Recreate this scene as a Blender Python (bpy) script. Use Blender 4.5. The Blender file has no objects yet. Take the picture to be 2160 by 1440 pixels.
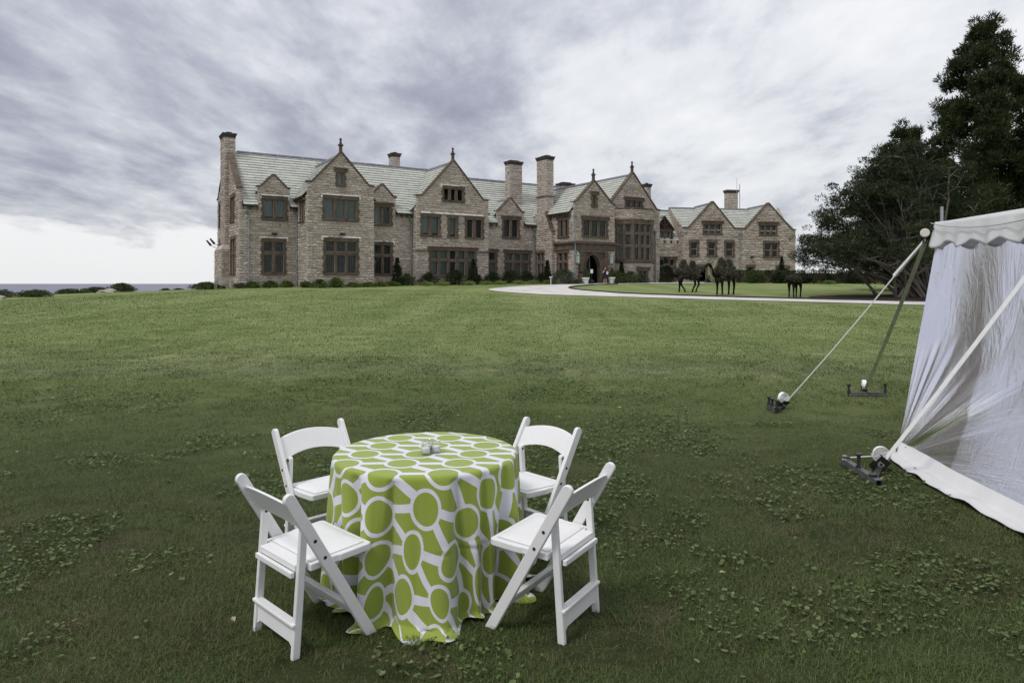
import bpy, bmesh, math, random
import numpy as np
from mathutils import Vector, Matrix, Euler

rnd = random.Random(7)
rng = np.random.default_rng(11)
S = bpy.context.scene
COL = S.collection
R = math.radians

# ------------------------------------------------------------------ camera
cam_d = bpy.data.cameras.new("camera")
cam = bpy.data.objects.new("camera", cam_d)
COL.objects.link(cam)
cam.location = (0, 0, 1.75)
cam.rotation_euler = (R(90), 0, 0)
cam_d.sensor_width = 36
cam_d.lens = 24
cam_d.shift_y = -0.0572
cam_d.clip_start = 0.05
cam_d.clip_end = 20000
S.camera = cam

# ------------------------------------------------------------------ sky, sun, exposure
SUN_EL, SUN_AZ = R(57), R(228)          # azimuth clockwise from +Y
w = bpy.data.worlds.new("World")
S.world = w
w.use_nodes = True
nt = w.node_tree
for n in list(nt.nodes):
    nt.nodes.remove(n)


def nd(tree, kind, **kw):
    n = tree.nodes.new(kind)
    for k, v in kw.items():
        if k == 'inp':
            for kk, vv in v.items():
                n.inputs[kk].default_value = vv
        else:
            setattr(n, k, v)
    return n


def mth(tree, op, a, b=None, c=None, clamp=False):
    n = tree.nodes.new('ShaderNodeMath')
    n.operation = op
    n.use_clamp = clamp
    for i, v in enumerate((a, b, c)):
        if v is None:
            continue
        if isinstance(v, (int, float)):
            n.inputs[i].default_value = v
        else:
            tree.links.new(v, n.inputs[i])
    return n.outputs[0]


def ramp(tree, fac, stops):
    n = tree.nodes.new('ShaderNodeValToRGB')
    e = n.color_ramp.elements
    while len(e) < len(stops):
        e.new(0.5)
    for i, (p, c) in enumerate(stops):
        e[i].position = p
        e[i].color = (*c, 1) if len(c) == 3 else c
    tree.links.new(fac, n.inputs[0])
    return n.outputs[0]


def build_world():
    L = nt.links.new
    out = nd(nt, 'ShaderNodeOutputWorld')
    bg = nd(nt, 'ShaderNodeBackground', inp={'Strength': 0.1})
    L(bg.outputs[0], out.inputs[0])
    sky = nd(nt, 'ShaderNodeTexSky')
    sky.sky_type = 'NISHITA'
    sky.sun_disc = False
    sky.sun_elevation = SUN_EL
    sky.sun_rotation = SUN_AZ
    sky.air_density = 1.0
    sky.dust_density = 2.0
    tc = nd(nt, 'ShaderNodeTexCoord')
    sep = nd(nt, 'ShaderNodeSeparateXYZ')
    L(tc.outputs['Generated'], sep.inputs[0])
    z = sep.outputs[2]
    zz = mth(nt, 'ADD', mth(nt, 'MAXIMUM', z, 0.0), 0.16)
    px = mth(nt, 'DIVIDE', sep.outputs[0], zz)
    py = mth(nt, 'DIVIDE', sep.outputs[1], zz)
    cmb = nd(nt, 'ShaderNodeCombineXYZ')
    L(px, cmb.inputs[0]); L(py, cmb.inputs[1])

    def noise(scale, det, rough, rot, sx, sy, off, dist=0.0):
        m = nd(nt, 'ShaderNodeMapping')
        m.inputs['Rotation'].default_value = (0, 0, R(rot))
        m.inputs['Scale'].default_value = (sx, sy, 1)
        m.inputs['Location'].default_value = off
        L(cmb.outputs[0], m.inputs[0])
        t = nd(nt, 'ShaderNodeTexNoise', inp={'Scale': scale, 'Detail': det, 'Roughness': rough, 'Distortion': dist})
        L(m.outputs[0], t.inputs['Vector'])
        return t.outputs['Fac']
    big = noise(0.50, 3, 0.5, 15, 1.1, 0.6, (3.1, 1.7, 0))
    mid = noise(1.35, 10, 0.58, 24, 1.25, 0.62, (7.3, 2.2, 0), 0.2)
    fine = noise(4.6, 10, 0.62, 24, 1.2, 0.7, (1.3, 9.2, 0), 0.1)
    f = mth(nt, 'ADD', mth(nt, 'MULTIPLY', big, 0.40), mth(nt, 'MULTIPLY', mid, 0.72))
    f = mth(nt, 'ADD', f, mth(nt, 'MULTIPLY', fine, 0.22))
    # the weather thickens towards the sea on the left, thins over the house
    side = mth(nt, 'MULTIPLY', sep.outputs[0], 0.085)
    f = mth(nt, 'ADD', f, side)
    col = ramp(nt, mth(nt, 'ADD', f, -0.188), [
        (0.22, (2.1, 2.16, 2.85)), (0.36, (3.5, 3.62, 4.3)), (0.44, (5.0, 5.15, 5.65)),
        (0.51, (6.5, 6.62, 6.9)), (0.64, (7.8, 7.85, 7.95))])
    # open pale band under the cloud deck, low over the sea
    band = mth(nt, 'SUBTRACT', 1.0, mth(nt, 'DIVIDE', z, 0.10), clamp=True)
    edge = mth(nt, 'ADD', band, mth(nt, 'MULTIPLY', mth(nt, 'SUBTRACT', mid, 0.5), 1.2))
    lft = mth(nt, 'ADD', mth(nt, 'MULTIPLY', sep.outputs[0], -1.3), 0.50)
    bm = ramp(nt, mth(nt, 'MULTIPLY', edge, mth(nt, 'MAXIMUM', mth(nt, 'MINIMUM', lft, 1.0), 0.45)), [(0.22, (0, 0, 0)), (0.42, (1, 1, 1))])
    mx = nd(nt, 'ShaderNodeMixRGB')
    L(bm, mx.inputs[0]); L(col, mx.inputs[1])
    mx.inputs[2].default_value = (8.1, 8.15, 8.25, 1)
    cov = nd(nt, 'ShaderNodeMixRGB')
    cov.inputs[0].default_value = 0.92
    L(sky.outputs[0], cov.inputs[1]); L(mx.outputs[0], cov.inputs[2])
    # smooth overcast gain towards the zenith, added to lift the fill light
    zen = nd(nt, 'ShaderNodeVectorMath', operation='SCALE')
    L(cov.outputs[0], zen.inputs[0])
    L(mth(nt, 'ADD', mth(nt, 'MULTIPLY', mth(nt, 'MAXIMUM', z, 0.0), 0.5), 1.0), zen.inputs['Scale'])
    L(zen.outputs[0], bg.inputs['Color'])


build_world()
sd = bpy.data.lights.new("sun", 'SUN')
sd.energy = 1.5
sd.angle = R(14)
sd.color = (1.0, 0.96, 0.90)
so = bpy.data.objects.new("sun", sd)
COL.objects.link(so)
_d = Vector((math.sin(SUN_AZ) * math.cos(SUN_EL), math.cos(SUN_AZ) * math.cos(SUN_EL), math.sin(SUN_EL)))
so.rotation_euler = (-_d).to_track_quat('-Z', 'Y').to_euler()
so.location = _d * 60
S.view_settings.view_transform = 'Standard'
S.view_settings.look = 'None'
S.view_settings.exposure = 0.15
S.view_settings.gamma = 1.0
S.view_settings.use_curve_mapping = False
S.cycles.max_bounces = 8
S.cycles.transparent_max_bounces = 16
S.cycles.caustics_reflective = False
S.cycles.caustics_refractive = False


# ------------------------------------------------------------------ materials
def material(name, stops, scale=4.0, detail=5, rough=0.8, bump=0.0, bump_scale=None, tint=None, spec=0.3,
             stretch=(1, 1, 1), tint_amount=1.0, translucent=0.0, metallic=0.0, coords='Object'):
    """noise driven ramp; 'tint' names an attribute that picks along the ramp instead"""
    m = bpy.data.materials.new(name)
    m.use_nodes = True
    t = m.node_tree
    L = t.links.new
    b = t.nodes['Principled BSDF']
    b.inputs['Roughness'].default_value = rough
    b.inputs['Specular IOR Level'].default_value = spec
    b.inputs['Metallic'].default_value = metallic
    tc = nd(t, 'ShaderNodeTexCoord')
    mp = nd(t, 'ShaderNodeMapping')
    mp.inputs['Scale'].default_value = stretch
    L(tc.outputs[coords], mp.inputs[0])
    nz = nd(t, 'ShaderNodeTexNoise', inp={'Scale': scale, 'Detail': detail, 'Roughness': 0.6})
    L(mp.outputs[0], nz.inputs['Vector'])
    fac = nz.outputs['Fac']
    if tint:
        at = nd(t, 'ShaderNodeAttribute', attribute_name=tint)
        a = at.outputs['Fac']
        fac = mth(t, 'ADD', mth(t, 'MULTIPLY', a, tint_amount),
                  mth(t, 'MULTIPLY', mth(t, 'SUBTRACT', fac, 0.5), 1.0 - 0.55 * tint_amount))
        fac = mth(t, 'ADD', fac, 0.5 * (1 - tint_amount))
    c = ramp(t, fac, stops)
    L(c, b.inputs['Base Color'])
    if bump:
        n2 = nd(t, 'ShaderNodeTexNoise', inp={'Scale': bump_scale or scale * 4, 'Detail': 6, 'Roughness': 0.65})
        L(mp.outputs[0], n2.inputs['Vector'])
        bp = nd(t, 'ShaderNodeBump', inp={'Strength': bump, 'Distance': 0.02})
        L(n2.outputs['Fac'], bp.inputs['Height'])
        L(bp.outputs[0], b.inputs['Normal'])
    if translucent:
        tr = nd(t, 'ShaderNodeBsdfTranslucent')
        L(c, tr.inputs['Color'])
        ms = nd(t, 'ShaderNodeMixShader')
        ms.inputs[0].default_value = translucent
        L(b.outputs[0], ms.inputs[1]); L(tr.outputs[0], ms.inputs[2])
        L(ms.outputs[0], t.nodes['Material Output'].inputs[0])
    return m


def plain(name, c, rough=0.6, spec=0.4, var=0.10, scale=6, bump=0.0, metallic=0.0, bump_scale=None):
    lo = tuple(v * (1 - var) for v in c)
    hi = tuple(min(1, v * (1 + var)) for v in c)
    return material(name, [(0.3, lo), (0.7, hi)], scale=scale, rough=rough, spec=spec, bump=bump, metallic=metallic,
                    bump_scale=bump_scale)


M = {}
M['stone'] = material('rough sandstone', [(0.0, (0.215, 0.184, 0.160)), (0.25, (0.345, 0.297, 0.260)), (0.5, (0.455, 0.397, 0.352)),
                      (0.75, (0.550, 0.490, 0.440)), (1.0, (0.68, 0.635, 0.59))], scale=2.2, rough=0.95, bump=0.9, bump_scale=9,
                      tint='tint', tint_amount=0.75, spec=0.1)
M['mortar'] = plain('old mortar', (0.46, 0.40, 0.355), 0.95, 0.1, 0.3, 1.5)
M['brown'] = material('brown sandstone', [(0.25, (0.078, 0.059, 0.046)), (0.5, (0.125, 0.096, 0.076)), (0.8, (0.19, 0.152, 0.124))],
                      scale=1.8, rough=0.9, bump=0.35, bump_scale=12, spec=0.15)
M['casement'] = plain('tan window iron', (0.40, 0.34, 0.26), 0.6, 0.3, 0.2)
M['lead'] = plain('window lead', (0.10, 0.105, 0.10), 0.6, 0.3)
M['ridge'] = plain('grey violet ridge lead', (0.24, 0.235, 0.30), 0.6, 0.3, 0.2, 1.0)
M['slate'] = material('pale green slate', [(0.0, (0.30, 0.31, 0.315)), (0.2, (0.40, 0.415, 0.395)), (0.5, (0.47, 0.485, 0.440)), (0.8, (0.53, 0.545, 0.475)),
                      (1.0, (0.62, 0.625, 0.60))], scale=1.3, rough=0.75, bump=0.3, bump_scale=14, tint='tint', tint_amount=0.7, spec=0.25)
M['under'] = plain('roof felt', (0.045, 0.045, 0.05), 0.95, 0.05)
M['gutter'] = plain('dark gutter', (0.035, 0.038, 0.042), 0.6, 0.3)
M['pipe'] = plain('weathered lead pipe', (0.24, 0.26, 0.275), 0.6, 0.3, 0.25, 2)
M['verdigris'] = plain('verdigris copper', (0.21, 0.25, 0.235), 0.7, 0.25, 0.3, 5)
M['dark'] = plain('painted room shade', (0.012, 0.013, 0.014), 0.95, 0.02)  # shade of unlit interiors put into a near-black base colour
M['lime'] = material('lime weathered ledge', [(0.40, (0.22, 0.175, 0.15)), (0.50, (0.62, 0.60, 0.58)), (0.7, (0.74, 0.73, 0.72))], scale=1.1,
                     rough=0.9, stretch=(1.6, 1.6, 1.6), spec=0.1)
M['curtain'] = plain('grey green curtain', (0.42, 0.48, 0.46), 0.9, 0.1, 0.2, 3)
M['blind'] = plain('white blind', (0.62, 0.64, 0.66), 0.9, 0.1, 0.06, 3)
M['capstone'] = plain('sooty cap stone', (0.075, 0.064, 0.058), 0.9, 0.1, 0.3, 3)
M['iron'] = plain('black iron', (0.02, 0.02, 0.022), 0.5, 0.4)
M['steel'] = plain('dull stake steel', (0.055, 0.055, 0.058), 0.45, 0.5, 0.35, 20, metallic=0.6)
M['bar'] = plain('grey drive bar', (0.13, 0.13, 0.135), 0.5, 0.5, 0.35, 14, metallic=0.4)
M['wood'] = plain('silvered teak', (0.27, 0.25, 0.225), 0.85, 0.15, 0.25, 5)
M['timber'] = plain('dark brown timber', (0.055, 0.035, 0.028), 0.8, 0.2, 0.3, 5)
M['resin'] = material('white resin', [(0.18, (0.60, 0.60, 0.585)), (0.34, (0.735, 0.735, 0.735)), (0.7, (0.79, 0.79, 0.79))], scale=5, detail=8, rough=0.42, spec=0.4, bump=0.05, bump_scale=60)
M['pad'] = material('white vinyl pad', [(0.3, (0.72, 0.72, 0.725)), (0.7, (0.77, 0.77, 0.77))], scale=6, rough=0.5, bump=0.12, bump_scale=25)
M['bolt'] = plain('dark bolt', (0.03, 0.03, 0.032), 0.4, 0.5, metallic=0.5)
M['wax'] = plain('white wax', (0.80, 0.80, 0.80), 0.5, 0.4, 0.02)
M['pot'] = plain('white cast planter', (0.60, 0.60, 0.58), 0.8, 0.2, 0.12, 5, bump=0.2)
M['gravel'] = material('pale gravel', [(0.28, (0.44, 0.41, 0.385)), (0.5, (0.58, 0.555, 0.535)), (0.72, (0.68, 0.66, 0.64))], scale=0.7, detail=10, rough=0.95, bump=0.5, bump_scale=30, spec=0.1)
M['mulch'] = material('dark mulch', [(0.3, (0.025, 0.018, 0.013)), (0.7, (0.075, 0.055, 0.04))], scale=5, detail=8, rough=0.95, bump=0.8, bump_scale=12, spec=0.05)
M['rock'] = plain('shore rock', (0.34, 0.31, 0.28), 0.9, 0.1, 0.25, 2, bump=0.5)
M['strap'] = plain('white webbing', (0.87, 0.87, 0.86), 0.8, 0.2, 0.05, 30)
M['oldstrap'] = plain('olive grey webbing', (0.56, 0.57, 0.47), 0.85, 0.15, 0.15, 12)
M['canvas'] = material('white tent vinyl', [(0.3, (0.84, 0.84, 0.845)), (0.7, (0.90, 0.90, 0.90))], scale=2.2, rough=0.45, bump=0.5, bump_scale=6,
                       spec=0.45, translucent=0.35)
M['flap'] = material('white flap vinyl', [(0.3, (0.72, 0.72, 0.73)), (0.7, (0.80, 0.80, 0.80))], scale=4, rough=0.55, bump=0.15, bump_scale=7, translucent=0.15)
M['bark'] = material('grey bark', [(0.3, (0.10, 0.088, 0.075)), (0.7, (0.25, 0.225, 0.20))], scale=6, rough=0.95, bump=0.5, stretch=(3, 3, 0.6), spec=0.05)
M['darkbark'] = material('brown bark', [(0.3, (0.035, 0.026, 0.02)), (0.7, (0.09, 0.068, 0.05))], scale=6, rough=0.95, bump=0.5, stretch=(3, 3, 0.6), spec=0.05)


def leafmat(name, dark, mid, light, tr=0.25):
    return material(name, [(0.0, dark), (0.5, mid), (1.0, light)], scale=1.5, rough=0.6, tint='tint', tint_amount=0.85, translucent=tr, spec=0.2)


M['conifer'] = leafmat('dark conifer sprays', (0.012, 0.020, 0.009), (0.042, 0.058, 0.022), (0.125, 0.140, 0.048))
M['yew'] = leafmat('dull broad needles', (0.010, 0.017, 0.008), (0.030, 0.043, 0.018), (0.085, 0.100, 0.038))
M['bush'] = leafmat('bush leaves', (0.026, 0.042, 0.014), (0.065, 0.095, 0.032), (0.13, 0.165, 0.06))
M['juniper'] = leafmat('juniper sprays', (0.035, 0.055, 0.012), (0.10, 0.145, 0.032), (0.19, 0.25, 0.065))
M['greybush'] = leafmat('grey green bush leaves', (0.035, 0.045, 0.03), (0.075, 0.09, 0.06), (0.15, 0.17, 0.12))
M['paleplant'] = leafmat('pale green border leaves', (0.09, 0.12, 0.03), (0.19, 0.235, 0.07), (0.30, 0.35, 0.13))
M['darkhedge'] = leafmat('dark hedge leaves', (0.010, 0.018, 0.008), (0.028, 0.041, 0.017), (0.065, 0.083, 0.032))
M['beachbush'] = leafmat('shore bush leaves', (0.028, 0.040, 0.016), (0.075, 0.098, 0.038), (0.15, 0.175, 0.075))
M['ivy'] = leafmat('dull ivy of the humps', (0.045, 0.044, 0.034), (0.125, 0.122, 0.092), (0.24, 0.235, 0.18))
M['vine'] = plain('black brown woven vine', (0.012, 0.010, 0.009), 0.85, 0.15, 0.4, 10, bump=0.8, bump_scale=25)
M['straw'] = plain('pale straw beard', (0.42, 0.36, 0.22), 0.9, 0.1, 0.3, 10)


def glass_pane():
    m = bpy.data.materials.new('old window glass')
    m.use_nodes = True
    t = m.node_tree; L = t.links.new
    t.nodes.remove(t.nodes['Principled BSDF'])
    tr = nd(t, 'ShaderNodeBsdfTransparent'); tr.inputs[0].default_value = (0.62, 0.70, 0.68, 1)
    gl = nd(t, 'ShaderNodeBsdfGlossy', inp={'Roughness': 0.06}); gl.inputs[0].default_value = (0.9, 0.95, 0.95, 1)
    fr = nd(t, 'ShaderNodeFresnel', inp={'IOR': 1.5})
    tc = nd(t, 'ShaderNodeTexCoord')
    nz = nd(t, 'ShaderNodeTexNoise', inp={'Scale': 1.6, 'Detail': 3})
    L(tc.outputs['Object'], nz.inputs['Vector'])
    bp = nd(t, 'ShaderNodeBump', inp={'Strength': 0.25, 'Distance': 0.05})
    L(nz.outputs['Fac'], bp.inputs['Height'])
    L(bp.outputs[0], gl.inputs['Normal'])
    ms = nd(t, 'ShaderNodeMixShader')
    L(mth(t, 'MULTIPLY', fr.outputs[0], 0.75), ms.inputs[0]); L(tr.outputs[0], ms.inputs[1]); L(gl.outputs[0], ms.inputs[2])
    L(ms.outputs[0], t.nodes['Material Output'].inputs[0])
    return m


M['glass'] = glass_pane()


def jar_glass():
    m = bpy.data.materials.new('clear jar glass')
    m.use_nodes = True
    t = m.node_tree; L = t.links.new
    t.nodes.remove(t.nodes['Principled BSDF'])
    tr = nd(t, 'ShaderNodeBsdfTransparent'); tr.inputs[0].default_value = (0.985, 0.99, 0.988, 1)
    gl = nd(t, 'ShaderNodeBsdfGlossy', inp={'Roughness': 0.03})
    lw = nd(t, 'ShaderNodeLayerWeight', inp={'Blend': 0.30})
    ms = nd(t, 'ShaderNodeMixShader')
    L(lw.outputs['Facing'], ms.inputs[0]); L(tr.outputs[0], ms.inputs[1]); L(gl.outputs[0], ms.inputs[2])
    ms2 = nd(t, 'ShaderNodeMixShader', inp={'Fac': 0.6}); L(tr.outputs[0], ms2.inputs[1]); L(ms.outputs[0], ms2.inputs[2])
    L(ms2.outputs[0], t.nodes['Material Output'].inputs[0])
    return m


M['jar'] = jar_glass()


def clear_vinyl():
    """hazy clear tent vinyl: part see-through, part milky, glossy, with blocking creases from folding"""
    m = bpy.data.materials.new('hazy clear vinyl')
    m.use_nodes = True
    t = m.node_tree; L = t.links.new
    t.nodes.remove(t.nodes['Principled BSDF'])
    tc = nd(t, 'ShaderNodeTexCoord')

    def nz(scale, sx, sy, det=6, dist=0.0, rot=0):
        mp = nd(t, 'ShaderNodeMapping'); mp.inputs['Scale'].default_value = (sx, sy, 1)
        mp.inputs['Rotation'].default_value = (0, 0, R(rot))
        L(tc.outputs['UV'], mp.inputs[0])
        n = nd(t, 'ShaderNodeTexNoise', inp={'Scale': scale, 'Detail': det, 'Roughness': 0.62, 'Distortion': dist})
        L(mp.outputs[0], n.inputs['Vector'])
        return n.outputs['Fac']
    streak = nz(1.4, 2.6, 0.8, 4, 1.2, 6)
    cloud = nz(1.4, 1, 1, 5)
    blk = nz(4.0, 7, 1.0, 9, 1.2, -5)
    dark = ramp(t, blk, [(0.36, (1, 1, 1)), (0.40, (0, 0, 0))])      # thin clear creases where the haze is rubbed off
    patch = ramp(t, cloud, [(0.42, (0, 0, 0)), (0.60, (1, 1, 1))])
    cre = mth(t, 'MULTIPLY', dark, patch)
    # pulls that fan out of the staked bottom corner
    su = nd(t, 'ShaderNodeSeparateXYZ'); L(tc.outputs['UV'], su.inputs[0])
    dv = mth(t, 'SUBTRACT', 2.36, su.outputs[1])
    ang_ = mth(t, 'ARCTAN2', dv, mth(t, 'ADD', su.outputs[0], 0.03))
    rad_ = mth(t, 'SQRT', mth(t, 'ADD', mth(t, 'MULTIPLY', dv, dv), mth(t, 'MULTIPLY', su.outputs[0], su.outputs[0])))
    cv = nd(t, 'ShaderNodeCombineXYZ'); L(mth(t, 'MULTIPLY', ang_, 9.0), cv.inputs[0]); L(mth(t, 'MULTIPLY', rad_, 0.35), cv.inputs[1])
    fn = nd(t, 'ShaderNodeTexNoise', inp={'Scale': 2.2, 'Detail': 6, 'Roughness': 0.6}); L(cv.outputs[0], fn.inputs['Vector'])
    low = nd(t, 'ShaderNodeMapRange', interpolation_type='SMOOTHSTEP', inp={'From Min': 0.95, 'From Max': 1.75, 'To Min': 0.0, 'To Max': 1.0}); L(su.outputs[1], low.inputs['Value'])
    mxs = nd(t, 'ShaderNodeMixRGB'); L(low.outputs[0], mxs.inputs[0]); L(streak, mxs.inputs[1]); L(fn.outputs['Fac'], mxs.inputs[2])
    streak = mxs.outputs[0]
    cre = mth(t, 'MULTIPLY', cre, mth(t, 'SUBTRACT', 1.0, mth(t, 'MULTIPLY', low.outputs[0], 0.8)))
    dif = nd(t, 'ShaderNodeBsdfDiffuse'); dif.inputs[0].default_value = (0.70, 0.70, 0.77, 1)
    trl = nd(t, 'ShaderNodeBsdfTranslucent'); trl.inputs[0].default_value = (0.70, 0.70, 0.77, 1)
    milk = nd(t, 'ShaderNodeMixShader', inp={'Fac': 0.45})
    L(dif.outputs[0], milk.inputs[1]); L(trl.outputs[0], milk.inputs[2])
    tr = nd(t, 'ShaderNodeBsdfTransparent'); tr.inputs[0].default_value = (0.88, 0.88, 0.92, 1)
    haze = ramp(t, mth(t, 'ADD', mth(t, 'MULTIPLY', streak, 0.6), mth(t, 'MULTIPLY', cloud, 0.4)), [(0.30, (0.58,) * 3), (0.50, (0.67,) * 3), (0.70, (0.80,) * 3)])
    hz = mth(t, 'MULTIPLY', haze, mth(t, 'SUBTRACT', 1.0, mth(t, 'MULTIPLY', cre, 0.75)))
    s1 = nd(t, 'ShaderNodeMixShader'); L(hz, s1.inputs[0]); L(tr.outputs[0], s1.inputs[1]); L(milk.outputs[0], s1.inputs[2])
    gl = nd(t, 'ShaderNodeBsdfGlossy', inp={'Roughness': 0.14})
    gl.inputs[0].default_value = (0.93, 0.93, 1.0, 1)
    bp = nd(t, 'ShaderNodeBump', inp={'Strength': 0.22, 'Distance': 0.03})
    L(mth(t, 'ADD', streak, mth(t, 'MULTIPLY', blk, 0.10)), bp.inputs['Height']); L(bp.outputs[0], gl.inputs['Normal'])
    fr = nd(t, 'ShaderNodeFresnel', inp={'IOR': 1.55}); L(bp.outputs[0], fr.inputs['Normal'])
    s2 = nd(t, 'ShaderNodeMixShader')
    L(mth(t, 'ADD', mth(t, 'MULTIPLY', fr.outputs[0], 1.1), 0.10, clamp=True), s2.inputs[0]); L(s1.outputs[0], s2.inputs[1]); L(gl.outputs[0], s2.inputs[2])
    L(s2.outputs[0], t.nodes['Material Output'].inputs[0])
    return m


M['vinyl'] = clear_vinyl()


# ------------------------------------------------------------------ object helpers
class MB:
    """collects faces and builds ONE mesh object"""

    def __init__(self):
        self.v = []; self.f = []; self.t = []; self.mi = []; self.mats = []

    def face(self, pts, tint=0.5, mi=0):
        n = len(self.v)
        self.v.extend([tuple(p) for p in pts])
        self.f.append(tuple(range(n, n + len(pts)))); self.t.append(tint); self.mi.append(mi)

    def hexa(self, p, tint=0.5, mi=0):
        """p: 8 points, bottom ring 0-3 counter-clockwise seen from above, top ring 4-7"""
        n = len(self.v)
        self.v.extend([tuple(q) for q in p])
        for q in ((3, 2, 1, 0), (4, 5, 6, 7), (0, 1, 5, 4), (1, 2, 6, 5), (2, 3, 7, 6), (3, 0, 4, 7)):
            self.f.append(tuple(n + i for i in q)); self.t.append(tint); self.mi.append(mi)

    def box(self, x0, x1, y0, y1, z0, z1, tr=None, tint=0.5, mi=0):
        p = [(x0, y0, z0), (x1, y0, z0), (x1, y1, z0), (x0, y1, z0), (x0, y0, z1), (x1, y0, z1), (x1, y1, z1), (x0, y1, z1)]
        if tr:
            p = [tr(*q) for q in p]
        self.hexa(p, tint, mi)

    def bar(self, a, b, w, h, up=(0, 0, 1), tint=0.5, mi=0, w2=None, h2=None):
        a = Vector(a); b = Vector(b); d = (b - a).normalized(); up = Vector(up)
        s = d.cross(up)
        if s.length < 1e-4:
            s = d.cross(Vector((1, 0, 0)))
        s.normalize(); u = s.cross(d).normalized()
        w2 = w if w2 is None else w2; h2 = h if h2 is None else h2
        p = [a - s * w / 2 - u * h / 2, a + s * w / 2 - u * h / 2, b + s * w2 / 2 - u * h2 / 2, b - s * w2 / 2 - u * h2 / 2,
             a - s * w / 2 + u * h / 2, a + s * w / 2 + u * h / 2, b + s * w2 / 2 + u * h2 / 2, b - s * w2 / 2 + u * h2 / 2]
        self.hexa(p, tint, mi)

    def tube(self, pts, radii, n=8, tint=0.5, mi=0, cap=True):
        pts = [Vector(p) for p in pts]
        if not hasattr(radii, '__len__'):
            radii = [radii] * len(pts)
        base = len(self.v)
        ref = None
        for i, p in enumerate(pts):
            d = (pts[min(i + 1, len(pts) - 1)] - pts[max(i - 1, 0)]).normalized()
            if ref is None:
                ref = d.cross(Vector((0, 0, 1)))
                if ref.length < 1e-3:
                    ref = d.cross(Vector((1, 0, 0)))
            ref = (ref - d * ref.dot(d)).normalized()
            q = d.cross(ref)
            for k in range(n):
                an = 2 * math.pi * k / n
                self.v.append(tuple(p + (ref * math.cos(an) + q * math.sin(an)) * radii[i]))
        for i in range(len(pts) - 1):
            for k in range(n):
                self.f.append((base + i * n + k, base + i * n + (k + 1) % n, base + (i + 1) * n + (k + 1) % n, base + (i + 1) * n + k))
                self.t.append(tint); self.mi.append(mi)
        if cap:
            self.f.append(tuple(base + k for k in reversed(range(n)))); self.t.append(tint); self.mi.append(mi)
            e = base + (len(pts) - 1) * n
            self.f.append(tuple(e + k for k in range(n))); self.t.append(tint); self.mi.append(mi)

    def lathe(self, prof, c=(0, 0, 0), n=16, tint=0.5, mi=0, tr=None):
        base = len(self.v)
        for r, z in prof:
            for k in range(n):
                a = 2 * math.pi * (k + 0.5) / n
                p = (c[0] + r * math.cos(a), c[1] + r * math.sin(a), c[2] + z)
                self.v.append(tr(*p) if tr else p)
        m = len(prof)
        for i in range(m - 1):
            for k in range(n):
                self.f.append((base + i * n + k, base + i * n + (k + 1) % n, base + (i + 1) * n + (k + 1) % n, base + (i + 1) * n + k))
                self.t.append(tint); self.mi.append(mi)
        self.f.append(tuple(base + k for k in reversed(range(n)))); self.t.append(tint); self.mi.append(mi)
        e = base + (m - 1) * n
        self.f.append(tuple(e + k for k in range(n))); self.t.append(tint); self.mi.append(mi)

    def build(self, name, mats, parent=None, smooth=False, bevel=0.0, origin=None, tintattr=False, segs=2):
        me = bpy.data.meshes.new(name)
        v = self.v
        if origin is not None:
            v = [(p[0] - origin[0], p[1] - origin[1], p[2] - origin[2]) for p in v]
        me.from_pydata(v, [], self.f)
        if not isinstance(mats, (list, tuple)):
            mats = [mats]
        for m in mats:
            me.materials.append(m)
        if len(mats) > 1:
            me.polygons.foreach_set('material_index', self.mi)
        if tintattr:
            a = me.attributes.new('tint', 'FLOAT', 'FACE')
            a.data.foreach_set('value', self.t)
        if smooth:
            me.polygons.foreach_set('use_smooth', [True] * len(me.polygons))
        me.update()
        o = bpy.data.objects.new(name, me)
        COL.objects.link(o)
        if parent is not None:
            o.parent = parent
        if origin is not None:
            o.location = origin
        if bevel:
            b = o.modifiers.new('bevel', 'BEVEL'); b.width = bevel; b.segments = segs; b.limit_method = 'ANGLE'; b.angle_limit = R(35)
        return o


def tag(o, label=None, cat=None, group=None, kind=None):
    if label: o['label'] = label
    if cat: o['category'] = cat
    if group: o['group'] = group
    if kind: o['kind'] = kind
    return o


def empty(name, loc, rz=0.0, **kw):
    o = bpy.data.objects.new(name, None)
    o.empty_display_size = 0.2
    COL.objects.link(o)
    o.location = loc
    o.rotation_euler = (0, 0, rz)
    return tag(o, **kw)


def copy_tree(o, parent=None):
    c = o.copy()
    COL.objects.link(c)
    if parent is not None:
        c.parent = parent
    for ch in list(o.children):
        copy_tree(ch, c)
    return c


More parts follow.
